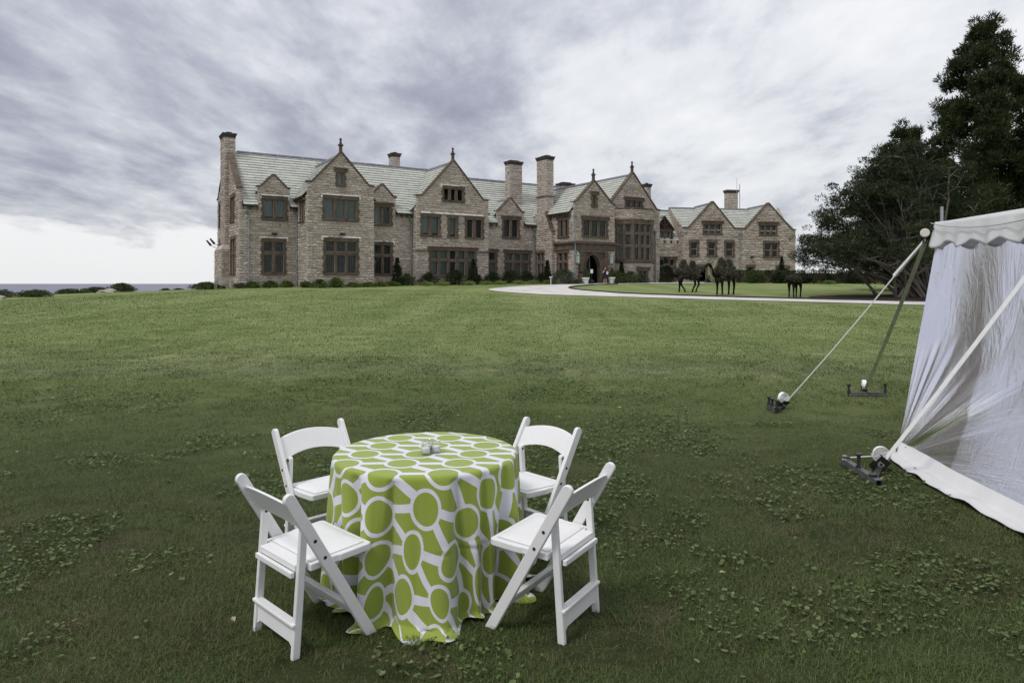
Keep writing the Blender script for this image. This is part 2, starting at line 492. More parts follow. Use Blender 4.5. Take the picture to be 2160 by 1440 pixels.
def mesh_np(name, verts, faces, mat, parent=None, tint=None, smooth=False, uv=None, pt_tint=None, sizes=None):
    """verts (n,3); faces (m,k) all same k"""
    me = bpy.data.meshes.new(name)
    verts = np.asarray(verts, dtype=np.float32); faces = np.asarray(faces, dtype=np.int32)
    nf, k = faces.shape
    me.vertices.add(len(verts)); me.vertices.foreach_set('co', verts.ravel())
    me.loops.add(nf * k); me.loops.foreach_set('vertex_index', faces.ravel())
    me.polygons.add(nf)
    me.polygons.foreach_set('loop_start', np.arange(0, nf * k, k, dtype=np.int32))
    if smooth:
        me.polygons.foreach_set('use_smooth', np.ones(nf, dtype=bool))
    if tint is not None:
        a = me.attributes.new('tint', 'FLOAT', 'FACE'); a.data.foreach_set('value', np.asarray(tint, dtype=np.float32))
    if pt_tint is not None:
        a = me.attributes.new('tint', 'FLOAT', 'POINT'); a.data.foreach_set('value', np.asarray(pt_tint, dtype=np.float32))
    if uv is not None:
        u = me.uv_layers.new(name='UVMap')
        u.data.foreach_set('uv', np.asarray(uv, dtype=np.float32)[faces.ravel()].ravel())
    me.materials.append(mat)
    me.update(calc_edges=True)
    o = bpy.data.objects.new(name, me)
    COL.objects.link(o)
    if parent is not None:
        o.parent = parent
    return o


# ------------------------------------------------------------------ the ground
def sstep(t):
    t = np.clip(t, 0, 1)
    return t * t * (3 - 2 * t)


def ground(x, y):
    x = np.asarray(x, dtype=float); y = np.asarray(y, dtype=float)
    r = 0.0265 * 0.5 * ((y - 10) + np.sqrt((y - 10) ** 2 + 9))
    d = 1.80 - r
    r = 1.80 - 0.5 * (d + np.sqrt(d * d + 0.01))
    r = r - 0.36 * sstep((-22 - x) / 10)
    r = r + 0.03 * np.sin(x * 0.21 + 1.3) * np.sin(y * 0.17) * sstep((y - 10) / 10) * sstep((52 - y) / 10)
    xe = np.maximum(-36.7 + 0.55 * (y - 60), -44.0)          # the cliff edge over the sea
    d1 = (xe - x) * 0.88
    d2 = y - 150
    dd = np.maximum(d1, d2)
    return r - 14 * sstep(dd / 14) - 0.25 * sstep((dd + 2.5) / 3)


def gz(x, y):
    return float(ground(x, y))


def ground_sheet():
    def axis(parts):
        a = []
        for lo, hi, st in parts:
            a.extend(np.arange(lo, hi, st))
        return np.array(a + [parts[-1][1]])
    xs = axis([(-160, -60, 5), (-60, 50, 0.8), (50, 200, 6)])
    ys = axis([(-40, 0, 2), (0, 100, 0.8), (100, 190, 3)])
    X, Y = np.meshgrid(xs, ys)
    Z = ground(X, Y)
    V = np.stack([X, Y, Z], -1).reshape(-1, 3)
    nx, ny = len(xs), len(ys)
    i = np.arange((nx - 1) * (ny - 1)); r, c = i // (nx - 1), i % (nx - 1)
    F = np.stack([r * nx + c, r * nx + c + 1, (r + 1) * nx + c + 1, (r + 1) * nx + c], -1)
    return V, F


def lawn_material():
    m = bpy.data.materials.new('mown lawn')
    m.use_nodes = True
    t = m.node_tree; L = t.links.new
    b = t.nodes['Principled BSDF']
    b.inputs['Roughness'].default_value = 0.9; b.inputs['Specular IOR Level'].default_value = 0.1
    tc = nd(t, 'ShaderNodeTexCoord')

    def nz(scale, det, sx=1, sy=1, rot=0, rough=0.6, dist=0.0):
        mp = nd(t, 'ShaderNodeMapping'); mp.inputs['Scale'].default_value = (sx, sy, 1); mp.inputs['Rotation'].default_value = (0, 0, R(rot))
        L(tc.outputs['Object'], mp.inputs[0])
        n = nd(t, 'ShaderNodeTexNoise', inp={'Scale': scale, 'Detail': det, 'Roughness': rough, 'Distortion': dist})
        L(mp.outputs[0], n.inputs['Vector'])
        return n.outputs['Fac']
    big = nz(0.10, 4, 1, 1.6, 20)
    mid = nz(0.55, 6, 1, 1.6, -12, 0.65)
    fine = nz(7.0, 8, 1, 1, 0, 0.7)
    stripe = nz(0.55, 2, 1.0, 0.03, 41)
    f = mth(t, 'ADD', mth(t, 'MULTIPLY', big, 0.26), mth(t, 'MULTIPLY', mid, 0.30))
    f = mth(t, 'ADD', f, mth(t, 'MULTIPLY', fine, 0.30))
    f = mth(t, 'ADD', f, mth(t, 'MULTIPLY', stripe, 0.28))
    c = ramp(t, f, [(0.39, (0.064, 0.098, 0.029)), (0.47, (0.112, 0.160, 0.048)), (0.54, (0.166, 0.212, 0.072)), (0.62, (0.230, 0.270, 0.108))])
    # bare, dry spots
    dry = nz(0.42, 5, 1, 1, 40, 0.6, 0.5)
    df = ramp(t, dry, [(0.70, (0, 0, 0)), (0.76, (1, 1, 1))])
    mx = nd(t, 'ShaderNodeMixRGB'); L(df, mx.inputs[0]); L(c, mx.inputs[1]); mx.inputs[2].default_value = (0.17, 0.135, 0.08, 1)
    # under the real blades of the near lawn the soil and thatch is darker
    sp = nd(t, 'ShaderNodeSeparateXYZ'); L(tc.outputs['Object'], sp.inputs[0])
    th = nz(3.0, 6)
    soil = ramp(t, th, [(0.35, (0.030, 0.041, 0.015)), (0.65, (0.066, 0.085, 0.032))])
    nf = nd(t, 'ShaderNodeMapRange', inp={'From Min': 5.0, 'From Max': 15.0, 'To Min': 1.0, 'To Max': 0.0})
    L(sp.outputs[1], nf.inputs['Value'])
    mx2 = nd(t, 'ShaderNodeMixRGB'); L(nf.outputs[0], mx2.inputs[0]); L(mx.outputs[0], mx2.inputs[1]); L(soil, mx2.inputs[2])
    # below the cliff edge: rock
    rk = nd(t, 'ShaderNodeMapRange', inp={'From Min': 0.2, 'From Max': -0.6, 'To Min': 0.0, 'To Max': 1.0})
    L(sp.outputs[2], rk.inputs['Value'])
    yb = mth(t, 'MULTIPLY', rk.outputs[0], mth(t, 'GREATER_THAN', sp.outputs[1], 12.0))
    mx3 = nd(t, 'ShaderNodeMixRGB'); L(yb, mx3.inputs[0]); L(mx2.outputs[0], mx3.inputs[1]); mx3.inputs[2].default_value = (0.30, 0.27, 0.24, 1)
    L(mx3.outputs[0], b.inputs['Base Color'])
    bp = nd(t, 'ShaderNodeBump', inp={'Strength': 0.9, 'Distance': 0.10})
    L(mth(t, 'ADD', fine, mth(t, 'MULTIPLY', mid, 0.6)), bp.inputs['Height']); L(bp.outputs[0], b.inputs['Normal'])
    return m


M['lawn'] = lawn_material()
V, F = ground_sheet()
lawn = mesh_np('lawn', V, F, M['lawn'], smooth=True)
tag(lawn, kind='structure')


def sea_material():
    m = bpy.data.materials.new('grey blue sea')
    m.use_nodes = True
    t = m.node_tree; L = t.links.new
    b = t.nodes['Principled BSDF']
    b.inputs['Base Color'].default_value = (0.17, 0.175, 0.235, 1)
    b.inputs['Roughness'].default_value = 0.45
    b.inputs['Specular IOR Level'].default_value = 0.25
    tc = nd(t, 'ShaderNodeTexCoord')
    n = nd(t, 'ShaderNodeTexNoise', inp={'Scale': 0.12, 'Detail': 8, 'Roughness': 0.7})
    L(tc.outputs['Object'], n.inputs['Vector'])
    bp = nd(t, 'ShaderNodeBump', inp={'Strength': 1.0, 'Distance': 2.5})
    L(n.outputs['Fac'], bp.inputs['Height']); L(bp.outputs[0], b.inputs['Normal'])
    return m


sb = MB()
sb.face([(-9000, -600, -11), (9000, -600, -11), (9000, 9000, -11), (-9000, 9000, -11)])
tag(sb.build('sea', sea_material()), kind='structure')


# ------------------------------------------------------------------ drive with turning loop, island kerb, mulch ring
def spline(pts, n):
    """Catmull-Rom through pts"""
    p = [np.array(q, float) for q in pts]
    p = [2 * p[0] - p[1]] + p + [2 * p[-1] - p[-2]]
    out = []
    segs = len(p) - 3
    for k in range(n):
        u = k / (n - 1) * segs
        i = min(int(u), segs - 1); f = u - i
        a, b, c, d = p[i], p[i + 1], p[i + 2], p[i + 3]
        out.append(0.5 * ((2 * b) + (c - a) * f + (2 * a - 5 * b + 4 * c - d) * f * f + (3 * b - a - 3 * c + d) * f ** 3))
    return np.array(out)


def strip(name, left, right, lift, mat, across=8, label=None):
    n = len(left)
    V = []
    for k in range(across + 1):
        u = k / across
        P = left * (1 - u) + right * u
        V.append(np.column_stack([P, ground(P[:, 0], P[:, 1]) + lift]))
    V = np.stack(V, 1).reshape(-1, 3)
    m = across + 1
    i = np.arange((n - 1) * across); r, c = i // across, i % across
    F = np.stack([r * m + c, r * m + c + 1, (r + 1) * m + c + 1, (r + 1) * m + c], -1)
    return mesh_np(name, V, F, mat, smooth=True)


outer = spline([(60, 12.5), (40, 23), (28, 29.6), (20.4, 33.4), (16.2, 36.3), (8.3, 41.4), (3.0, 44.6), (0.1, 48.6), (-1.9, 55.0), (-0.2, 61.5), (3.6, 67.5), (8.2, 72.5), (13.0, 73.4)], 150)
inner = spline([(60, 18.0), (40, 27.6), (28, 33.4), (21.6, 36.9), (17.5, 39.4), (9.0, 45.6), (6.4, 50.4), (4.9, 56.0), (5.2, 60.5), (6.6, 64.5), (8.6, 68.0), (10.6, 70.0), (13.6, 71.6)], 150)
tag(strip('driveway', inner, outer, 0.035, M['gravel'], 10), kind='structure')
# forecourt running on past the door
fo = spline([(8.0, 72.0), (10.2, 73.6), (15.0, 75.6), (22, 79.0)], 40)
fi = spline([(8.0, 66.8), (10.8, 69.9), (16.0, 72.6), (24, 75.0)], 40)
tag(strip('forecourt', fi, fo, 0.05, M['gravel'], 6), kind='structure')
ke = MB()
for k in range(20, 138):
    a, b = inner[k], inner[k + 1]
    ke.bar((a[0], a[1], gz(*a) + 0.05), (b[0], b[1], gz(*b) + 0.05), 0.10, 0.14)
tag(ke.build('lawn_edging', M['iron']), kind='structure')
th = np.linspace(0, 2 * math.pi, 60)
mo = np.column_stack([25.3 + 7.2 * np.cos(th), 41.4 + 3.4 * np.sin(th)])
mi = np.column_stack([25.3 + 0.3 * np.cos(th), 41.4 + 0.2 * np.sin(th)])
tag(strip('mulch_bed', mi, mo, 0.06, M['mulch'], 10), kind='structure')

# ------------------------------------------------------------------ the stone mansion
H0 = 1.2                                     # its local zero; every z below is a world height
mansion = empty('mansion', (-24.03, 60.0, H0), R(32.1),
                label='long rough stone mansion with pale slate roofs, gables and tall chimneys behind the lawn', cat='mansion')


class Plane:
    """a wall plane in the mansion's frame: o = (s, t) start, phi = heading; a runs along it, d goes into the wall"""

    def __init__(self, s, t, phi=0.0):
        self.o = (s, t); self.c = math.cos(R(phi)); self.s = math.sin(R(phi)); self.phi = phi

    def pt(self, a, d, z):
        return (self.o[0] + a * self.c - d * self.s, self.o[1] + a * self.s + d * self.c, z - H0)


def scan(poly, z):
    xs = []
    n = len(poly)
    for i in range(n):
        (x0, z0), (x1, z1) = poly[i], poly[(i + 1) % n]
        if (z0 <= z < z1) or (z1 <= z < z0):
            xs.append(x0 + (x1 - x0) * (z - z0) / (z1 - z0))
    xs.sort()
    return [(xs[i], xs[i + 1]) for i in range(0, len(xs) - 1, 2)]


def minus(iv, holes):
    for h0, h1 in holes:
        out = []
        for a, b in iv:
            if h1 <= a or h0 >= b:
                out.append((a, b))
            else:
                if h0 > a: out.append((a, h0))
                if h1 < b: out.append((h1, b))
        iv = out
    return iv


def stones(mb, pl, poly, holes, d0=0.0, hmin=0.14, hmax=0.27, lmin=0.26, lmax=0.74, rough=0.072, keep=None):
    z = min(p[1] for p in poly); top = max(p[1] for p in poly)
    zb = sorted(set([p[1] for p in poly] + [h[2] for h in holes] + [h[3] for h in holes]))
    while z < top - 0.05:
        h = rnd.uniform(hmin, hmax)
        z1 = min(z + h, top)
        zm = (z + z1) / 2
        iv = minus(scan(poly, zm), [(h_[0], h_[1]) for h_ in holes if h_[2] < zm + 0.06 and h_[3] > zm - 0.06])
        for a, b in iv:
            x = a
            while x < b - 0.05:
                l = rnd.uniform(lmin, lmax)
                x1 = x + l
                if b - x1 < 0.25: x1 = b
                g = 0.012
                q = [(x + g, z + g), (x1 - g, z + g), (x1 - g, z1 - g), (x + g, z1 - g)]
                if keep is None or keep((x + x1) / 2, zm):
                    n = len(mb.v)
                    i = 0.035
                    for (qa, qz) in q: mb.v.append(pl.pt(qa, d0 + 0.03, qz))
                    ctr = (rnd.uniform(.35, .65), rnd.uniform(.35, .65))
                    for k, (qa, qz) in enumerate(q):
                        sa = i if k in (0, 3) else -i
                        sz = i if k in (0, 1) else -i
                        mb.v.append(pl.pt(qa + sa * rnd.uniform(.4, 1.3), d0 - 0.015 - rnd.random() * rough, qz + sz * rnd.uniform(.4, 1.2)))
                    mb.v.append(pl.pt(x + (x1 - x) * ctr[0], d0 - 0.04 - rnd.random() * rough * 1.3, z + (z1 - z) * ctr[1]))
                    t = min(1, max(0, rnd.gauss(0.5, 0.16)))
                    for k in range(4):
                        m_ = (k + 1) % 4
                        mb.f.append((n + k, n + m_, n + 4 + m_, n + 4 + k)); mb.t.append(t); mb.mi.append(0)
                        mb.f.append((n + 4 + k, n + 4 + m_, n + 8)); mb.t.append(t); mb.mi.append(0)
                x = x1
        z = z1


def wall(pl, poly, holes=(), name='wall', stone=True, parent=mansion, label=None, d0=0.0, **kw):
    """mortar backing with openings + one stuff child of rough stones"""
    mb = MB()
    zs = sorted(set([p[1] for p in poly] + [h[2] for h in holes] + [h[3] for h in holes]))
    for z0, z1 in zip(zs, zs[1:]):
        if z1 - z0 < 1e-4: continue
        e = 1e-5
        hs = [(h[0], h[1]) for h in holes if h[2] <= z0 + e and h[3] >= z1 - e]
        lo = minus(scan(poly, z0 + e), hs); hi = minus(scan(poly, z1 - e), hs)
        for (a, b), (c, d) in zip(lo, hi):
            mb.face([pl.pt(a, d0, z0), pl.pt(b, d0, z0), pl.pt(d, d0, z1), pl.pt(c, d0, z1)])
    o = mb.build(name, M['mortar'], parent)
    if label: o['label'] = label
    if stone:
        sb_ = MB()
        stones(sb_, pl, poly, holes, d0, **kw)
        st = sb_.build('stone', M['stone'], o, tintattr=True)
        st['kind'] = 'stuff'
    return o


JB, LN, SL = 0.17, 0.30, 0.14


def hole_of(cols, rows, jamb=JB, lintel=LN, sill=SL):
    return (cols[0][0] - jamb, cols[-1][1] + jamb, rows[0][0] - sill, rows[-1][1] + lintel)


def window(pl, cols, rows, hood=True, lime=False, glass='d', lattice=True, arch=False, quoins=True, jamb=JB, lintel=LN, sill=SL, proud=0.07,
           sash=False, label=None):
    a0, a1, z0, z1 = hole_of(cols, rows, jamb, lintel, sill)
    A0, A1, Z0, Z1 = cols[0][0], cols[-1][1], rows[0][0], rows[-1][1]
    f = MB(); T = pl.pt
    f.box(a0, A0, -proud, 0.32, z0, z1 - lintel, T); f.box(A1, a1, -proud, 0.32, z0, z1 - lintel, T)
    for c, d in zip(cols, cols[1:]):
        f.box(c[1], d[0], -proud + 0.02, 0.30, Z0 - 0.002, Z1 + 0.002, T)
    for r, q in zip(rows, rows[1:]):
        for c in cols:
            f.box(c[0], c[1], -proud + 0.035, 0.29, r[1], q[0], T)
    if quoins:
        z = z0 + 0.05; k = 0
        while z < z1 - lintel - 0.2:
            h = 0.30 + 0.1 * rnd.random()
            e = 0.12 if k % 2 == 0 else 0.01
            f.box(a0 - e, a0 + 0.02, -proud - 0.03, 0.05, z + 0.008, z + h - 0.008, T)
            f.box(a1 - 0.02, a1 + e, -proud - 0.03, 0.05, z + 0.008, z + h - 0.008, T)
            z += h; k += 1
    if arch:
        for c in cols:
            r_ = (c[1] - c[0]) / 2; m_ = (c[0] + c[1]) / 2; zt = rows[-1][1]
            for sgn in (-1, 1):
                n = 6
                pts = [(m_ + sgn * r_ * math.cos(math.pi / 2 * i / n), zt - r_ * 0.62 + r_ * 0.62 * math.sin(math.pi / 2 * i / n)) for i in range(n + 1)]
                for p, q in zip(pts, pts[1:]):
                    w_ = [(p[0], p[1]), (q[0], q[1]), (q[0], zt + 0.004), (p[0], zt + 0.004)]
                    P0 = [T(x, -proud + 0.04, z) for x, z in w_]; P1 = [T(x, 0.28, z) for x, z in w_]
                    f.hexa([P0[0], P0[1], P1[1], P1[0], P0[3], P0[2], P1[2], P1[3]])
    win = f.build('window', M['brown'], mansion)
    if label: win['label'] = label
    l = MB(); l.box(a0 - 0.1, a1 + 0.1, -proud - 0.05, 0.3, z1 - lintel + 0.001, z1, T); l.build('lintel', M['brown'], win)
    s_ = MB()
    P = [T(a0 - .05, -proud - .12, z0 - .02), T(a1 + .05, -proud - .12, z0 - .02), T(a1 + .05, .3, z0 - .02), T(a0 - .05, .3, z0 - .02),
         T(a0 - .05, -proud - .12, z0 + .05), T(a1 + .05, -proud - .12, z0 + .05), T(a1 + .05, .3, Z0), T(a0 - .05, .3, Z0)]
    s_.hexa(P); s_.build('sill', M['brown'], win)
    if hood:
        h = MB()
        h.hexa([T(a0 - .22, -.20, z1 + .002), T(a1 + .22, -.20, z1 + .002), T(a1 + .22, .05, z1 + .002), T(a0 - .22, .05, z1 + .002),
                T(a0 - .22, -.20, z1 + .06), T(a1 + .22, -.20, z1 + .06), T(a1 + .22, .02, z1 + .15), T(a0 - .22, .02, z1 + .15)])
        for e0, e1 in ((a0 - .22, a0 - .08), (a1 + .08, a1 + .22)):
            h.box(e0, e1, -.17, .04, z1 - .26, z1 + .001, T)
        h.build('hood_mould', M['lime'] if lime else M['brown'], win)
    cf = MB(); la = MB()
    for ri, r in enumerate(rows):
        for ci, c in enumerate(cols):
            g = 0.026
            for (x0, x1, y0, y1) in ((c[0], c[0] + g, r[0], r[1]), (c[1] - g, c[1], r[0], r[1]), (c[0] + g, c[1] - g, r[0], r[0] + g), (c[0] + g, c[1] - g, r[1] - g, r[1])):
                cf.box(x0, x1, 0.03, 0.16, y0, y1, T)
            pn = MB()
            tlt = rnd.uniform(-.008, .008); tl2 = rnd.uniform(-.006, .006)
            pn.face([T(c[0] + .01, .11 + tlt, r[0] + .01), T(c[1] - .01, .11 - tlt, r[0] + .01), T(c[1] - .01, .11 + tl2, r[1] - .01), T(c[0] + .01, .11 - tl2, r[1] - .01)])
            pn.build('pane', M['glass'], win)
            if lattice:
                n = max(2, round((c[1] - c[0]) / 0.155)); m_ = max(2, round((r[1] - r[0]) / 0.20))
                for i in range(1, n):
                    x = c[0] + (c[1] - c[0]) * i / n
                    la.box(x - .010, x + .010, .088, .102, r[0] + g, r[1] - g, T)
                for i in range(1, m_):
                    y = r[0] + (r[1] - r[0]) * i / m_
                    la.box(c[0] + g, c[1] - g, .086, .104, y - .010, y + .010, T)
            elif sash:
                y = (r[0] + r[1]) / 2
                la.box(c[0] + g, c[1] - g, .06, .105, y - .025, y + .025, T)
            code = glass[(ri * len(cols) + ci) % len(glass)]
            if code != 'd':
                cu = MB()
                lo = r[0] + ((r[1] - r[0]) * 0.14 if code in 'bh' else 0.0)
                if code == 'h':
                    lo = r[0] + (r[1] - r[0]) * 0.35
                nn = 9
                for i in range(nn):
                    x0 = c[0] + (c[1] - c[0]) * i / nn; x1 = c[0] + (c[1] - c[0]) * (i + 1) / nn
                    o0 = 0.30 + 0.03 * (i % 2); o1 = 0.30 + 0.03 * ((i + 1) % 2)
                    cu.face([T(x0, o0, lo), T(x1, o1, lo), T(x1, o1, r[1]), T(x0, o0, r[1])])
                cu.build('blind' if code in 'bh' else 'curtain', M['blind'] if code in 'bhw' else M['curtain'], win)
    cf.build('casement_frame', M['casement'], win)
    if la.f:
        q = la.build('lattice' if lattice else 'sash_bar', M['lead'] if lattice else M['casement'], win)
        if lattice: q['kind'] = 'stuff'
    rc = MB()
    b0, b1 = A0 - .05, A1 + .05
    rc.face([T(b0, .75, Z0 - .05), T(b1, .75, Z0 - .05), T(b1, .75, Z1 + .05), T(b0, .75, Z1 + .05)])
    rc.face([T(b0, .33, Z0 - .05), T(b0, .75, Z0 - .05), T(b0, .75, Z1 + .05), T(b0, .33, Z1 + .05)])
    rc.face([T(b1, .75, Z0 - .05), T(b1, .33, Z0 - .05), T(b1, .33, Z1 + .05), T(b1, .75, Z1 + .05)])
    rc.face([T(b0, .33, Z1 + .05), T(b1, .33, Z1 + .05), T(b1, .75, Z1 + .05), T(b0, .75, Z1 + .05)])
    rc.face([T(b0, .33, Z0 - .05), T(b1, .33, Z0 - .05), T(b1, .75, Z0 - .05), T(b0, .75, Z0 - .05)])
    rc.build('room', M['dark'], win)
    return win


def coping(pl, pts, name='coping'):
    mb = MB()
    for (a0, z0), (a1, z1) in zip(pts, pts[1:]):
        l = math.hypot(a1 - a0, z1 - z0); na, nz_ = -(z1 - z0) / l * .11, (a1 - a0) / l * .11
        k = max(1, round(l / 1.1))
        for i in range(k):
            u0, u1 = i / k, (i + 1) / k - 0.012 / l
            p = (a0 + (a1 - a0) * u0, z0 + (z1 - z0) * u0); q = (a0 + (a1 - a0) * u1, z0 + (z1 - z0) * u1)
            j = rnd.uniform(-.012, .012)
            mb.hexa([pl.pt(p[0], -.13 + j, p[1] - .02), pl.pt(q[0], -.13 + j, q[1] - .02), pl.pt(q[0], .40, q[1] - .02), pl.pt(p[0], .40, p[1] - .02),
                     pl.pt(p[0] + na, -.13 + j, p[1] + nz_), pl.pt(q[0] + na, -.13 + j, q[1] + nz_), pl.pt(q[0] + na, .40, q[1] + nz_), pl.pt(p[0] + na, .40, p[1] + nz_)])
    return mb.build(name, M['brown'], mansion)


def finial(pl, a, z):
    x, y, zz = pl.pt(a, .12, z - .15)
    mb = MB()
    mb.lathe([(.25, 0), (.25, .10), (.18, .22), (.17, .72)], (x, y, zz), 4)
    o = mb.build('finial', M['brown'], mansion)
    c = MB(); c.lathe([(.17, .72), (.27, .76), (.27, .82), (.15, .92), (.10, 1.10), (.06, 1.15), (.11, 1.24), (.12, 1.31), (.09, 1.40), (.03, 1.46)], (x, y, zz), 8)
    c.build('finial_knob', M['capstone'], o)


def roof(name, p0, u, v, outline, parent=mansion, course=0.40, w0=0.5, w1=1.3):
    p0 = Vector((p0[0], p0[1], p0[2] - H0)); u = Vector(u).normalized(); v = Vector(v).normalized(); n = u.cross(v)
    P = lambda a, b, h: p0 + u * a + v * b + n * h
    base = MB()
    bs = sorted(set(q[1] for q in outline))
    for b0, b1 in zip(bs, bs[1:]):
        lo = scan(outline, b0 + 1e-5); hi = scan(outline, b1 - 1e-5)
        for (a, b), (c, d) in zip(lo, hi):
            base.face([P(a, b0, -.02), P(b, b0, -.02), P(d, b1, -.02), P(c, b1, -.02)])
    o = base.build(name, M['under'], parent)
    sl = MB()
    b = min(bs)
    while b < max(bs) - 0.05:
        b1 = min(b + course, max(bs))
        for a, e in scan(outline, (b + b1) / 2):
            x = a - rnd.random() * 0.1
            while x < e - 0.03:
                x1 = min(x + rnd.uniform(w0, w1), e)
                h = 0.085 + rnd.random() * 0.03; dl = rnd.uniform(-.02, .012)
                t = min(1, max(0, rnd.gauss(0.52, 0.14)))
                g = 0.006
                X0 = max(x, a) + g
                q0, q1, q2, q3 = P(X0, b + dl, h), P(x1 - g, b + dl, h), P(x1 - g, b1 + .03, .012), P(X0, b1 + .03, .012)
                sl.face([q0, q1, q2, q3], t)
                sl.face([P(X0, b + dl, -.01), P(x1 - g, b + dl, -.01), q1, q0], t * .8)
                x = x1
        b = b1
    s_ = sl.build('slate', M['slate'], o, tintattr=True)
    s_['kind'] = 'stuff'
    return o


def ridge_cap(p, q, r_=0.13, parent=mansion):
    mb = MB()
    p = Vector((p[0], p[1], p[2] - H0)); q = Vector((q[0], q[1], q[2] - H0))
    n = max(2, int((q - p).length / 1.2))
    for i in range(n):
        a = p.lerp(q, i / n); b = p.lerp(q, (i + 1) / n - 0.004)
        b = b + Vector((0, 0, rnd.uniform(-.012, .012)))
        mb.bar(a, b, .42, .16)
    mb.build('ridge_cap', M['ridge'], parent)


def gable_roof(sc, hw, ze, za, t0, t1, fr=None):
    """roof running back from a front gable; fr maps (s, t) of another frame"""
    rise = za - ze; L_ = math.hypot(hw, rise)
    if fr is None:
        roof('roof', (sc - hw, t1, ze), (0, -1, 0), (hw, 0, rise), [(0, 0), (t1 - t0, 0), (t1 - t0, L_), (0, L_)])
        roof('roof', (sc + hw, t0, ze), (0, 1, 0), (-hw, 0, rise), [(0, 0), (t1 - t0, 0), (t1 - t0, L_), (0, L_)])
        ridge_cap((sc, t0, za + .04), (sc, t1, za + .04))
    else:
        c, s_ = fr.c, fr.s
        X = Vector((c, s_, 0)); Yv = Vector((-s_, c, 0))
        g = lambda a, d, z: tuple(Vector((fr.o[0], fr.o[1], 0)) + X * a + Yv * d + Vector((0, 0, z)))
        roof('roof', g(sc - hw, t1, ze), -Yv, X * hw + Vector((0, 0, rise)), [(0, 0), (t1 - t0, 0), (t1 - t0, L_), (0, L_)])
        roof('roof', g(sc + hw, t0, ze), Yv, -X * hw + Vector((0, 0, rise)), [(0, 0), (t1 - t0, 0), (t1 - t0, L_), (0, L_)])
        ridge_cap(g(sc, t0, za + .04), g(sc, t1, za + .04))


def gutter(p, q):
    mb = MB(); p = Vector((p[0], p[1], p[2] - H0)); q = Vector((q[0], q[1], q[2] - H0))
    mb.bar(p, q, .16, .13)
    mb.build('gutter', M['gutter'], mansion)
    k = MB(); n = max(2, int((q - p).length / .45))
    d = (q - p).normalized(); inn = Vector((0, 0, 1)).cross(d)
    for i in range(n + 1):
        c = p.lerp(q, i / n) + inn * .17 + Vector((0, 0, -.20))
        k.bar(c - inn * .12, c + inn * .12, .13, .20)
    k.build('corbel', M['brown'], mansion)['kind'] = 'stuff'


def stack(s0, s1, t0, t1, z0, z1, cap=True, band=None):
    mb = MB()
    mb.box(s0, s1, t0, t1, z0 - H0, z1 - H0)
    o = mb.build('chimney', M['mortar'], mansion)
    st = MB()
    for pl, wd in ((Plane(s0, t0, 0), s1 - s0), (Plane(s0, t1, -90), t1 - t0), (Plane(s1, t0, 90), t1 - t0), (Plane(s1, t1, 180), s1 - s0)):
        stones(st, pl, [(0, z0), (wd, z0), (wd, z1), (0, z1)], [], lmin=.3, lmax=.62, hmin=.16, hmax=.28, rough=.05)
    st.build('stone', M['stone'], o, tintattr=True)['kind'] = 'stuff'
    if cap:
        c = MB()
        for e, a, b in ((.05, z1, z1 + .14), (.10, z1 + .14, z1 + .28), (.15, z1 + .28, z1 + .40)):
            c.box(s0 - e, s1 + e, t0 - e, t1 + e, a - H0 + .001, b - H0)
        c.box(s0 + .25, s1 - .25, t0 + .2, t1 - .2, z1 + .40 - H0, z1 + .55 - H0)
        c.build('chimney_cap', M['capstone'], o)
    if band:
        c = MB(); c.box(s0 - .12, s1 + .12, t0 - .12, t1 + .12, band - H0, band + .16 - H0); c.build('string_band', M['brown'], o)
    return o


def downpipe(pl, a, z0, z1, d=-.14):
    mb = MB(); x, y, zb = pl.pt(a, d, z0)
    mb.tube([(x, y, zb), (x, y, z1 - H0)], .065, 8)
    o = mb.build('downpipe', M['pipe'], mansion, smooth=False)
    h = MB(); h.lathe([(.08, -.24), (.20, -.05), (.22, .14), (.22, .18), (.10, .19)], (x, y, z1 - H0), 4); h.build('rainwater_head', M['verdigris'], o)
    k = MB()
    z = z0 + .8
    while z < z1 - .8:
        k.lathe([(.085, 0), (.085, .07)], (x, y, z - H0), 8); z += 1.9
    k.build('pipe_bracket', M['pipe'], o)


def cols_of(a0, a1, n, mull=0.17):
    w_ = (a1 - a0 - mull * (n - 1)) / n
    return [(a0 + i * (w_ + mull), a0 + i * (w_ + mull) + w_) for i in range(n)]


# --- main front, left section
front = Plane(0, 0)
W1u = (cols_of(2.17, 3.98, 2, .20), [(7.5, 9.26)])
W1l = (cols_of(2.12, 3.86, 2, .22), [(2.66, 4.29), (4.55, 5.45)])
wall(front, [(0, .8), (5.12, .8), (5.12, 8.5), (4.42, 8.5), (4.42, 10.25), (4.15, 10.33), (2.98, 11.5), (1.83, 10.33), (1.58, 10.25), (1.58, 8.5), (.32, 8.5), (.32, 10.1), (0, 10.1)],
     [hole_of(*W1u), hole_of(*W1l)])
window(front, *W1u, lime=True, glass='b')
window(front, *W1l, lime=True)
coping(front, [(1.5, 10.32), (1.85, 10.36), (2.98, 11.52)]); coping(front, [(2.98, 11.52), (4.13, 10.36), (4.5, 10.32)])
W2u = (cols_of(12.52, 14.12, 2, .22), [(7.5, 9.23)])
W2l = (cols_of(12.52, 14.2, 2, .22), [(2.64, 4.31), (4.54, 5.45)])
wall(front, [(11.2, .8), (16.55, .8), (16.55, 8.5), (14.74, 8.5), (14.74, 10.1), (14.5, 10.25), (13.31, 11.42), (12.12, 10.25), (11.88, 10.1), (11.88, 8.5), (11.2, 8.5)],
     [hole_of(*W2u), hole_of(*W2l)])
window(front, *W2u, lime=False, glass='wdd'); window(front, *W2l, lime=True)
coping(front, [(11.8, 10.2), (12.15, 10.25), (13.31, 11.44)]); coping(front, [(13.31, 11.44), (14.47, 10.25), (14.82, 10.2)])
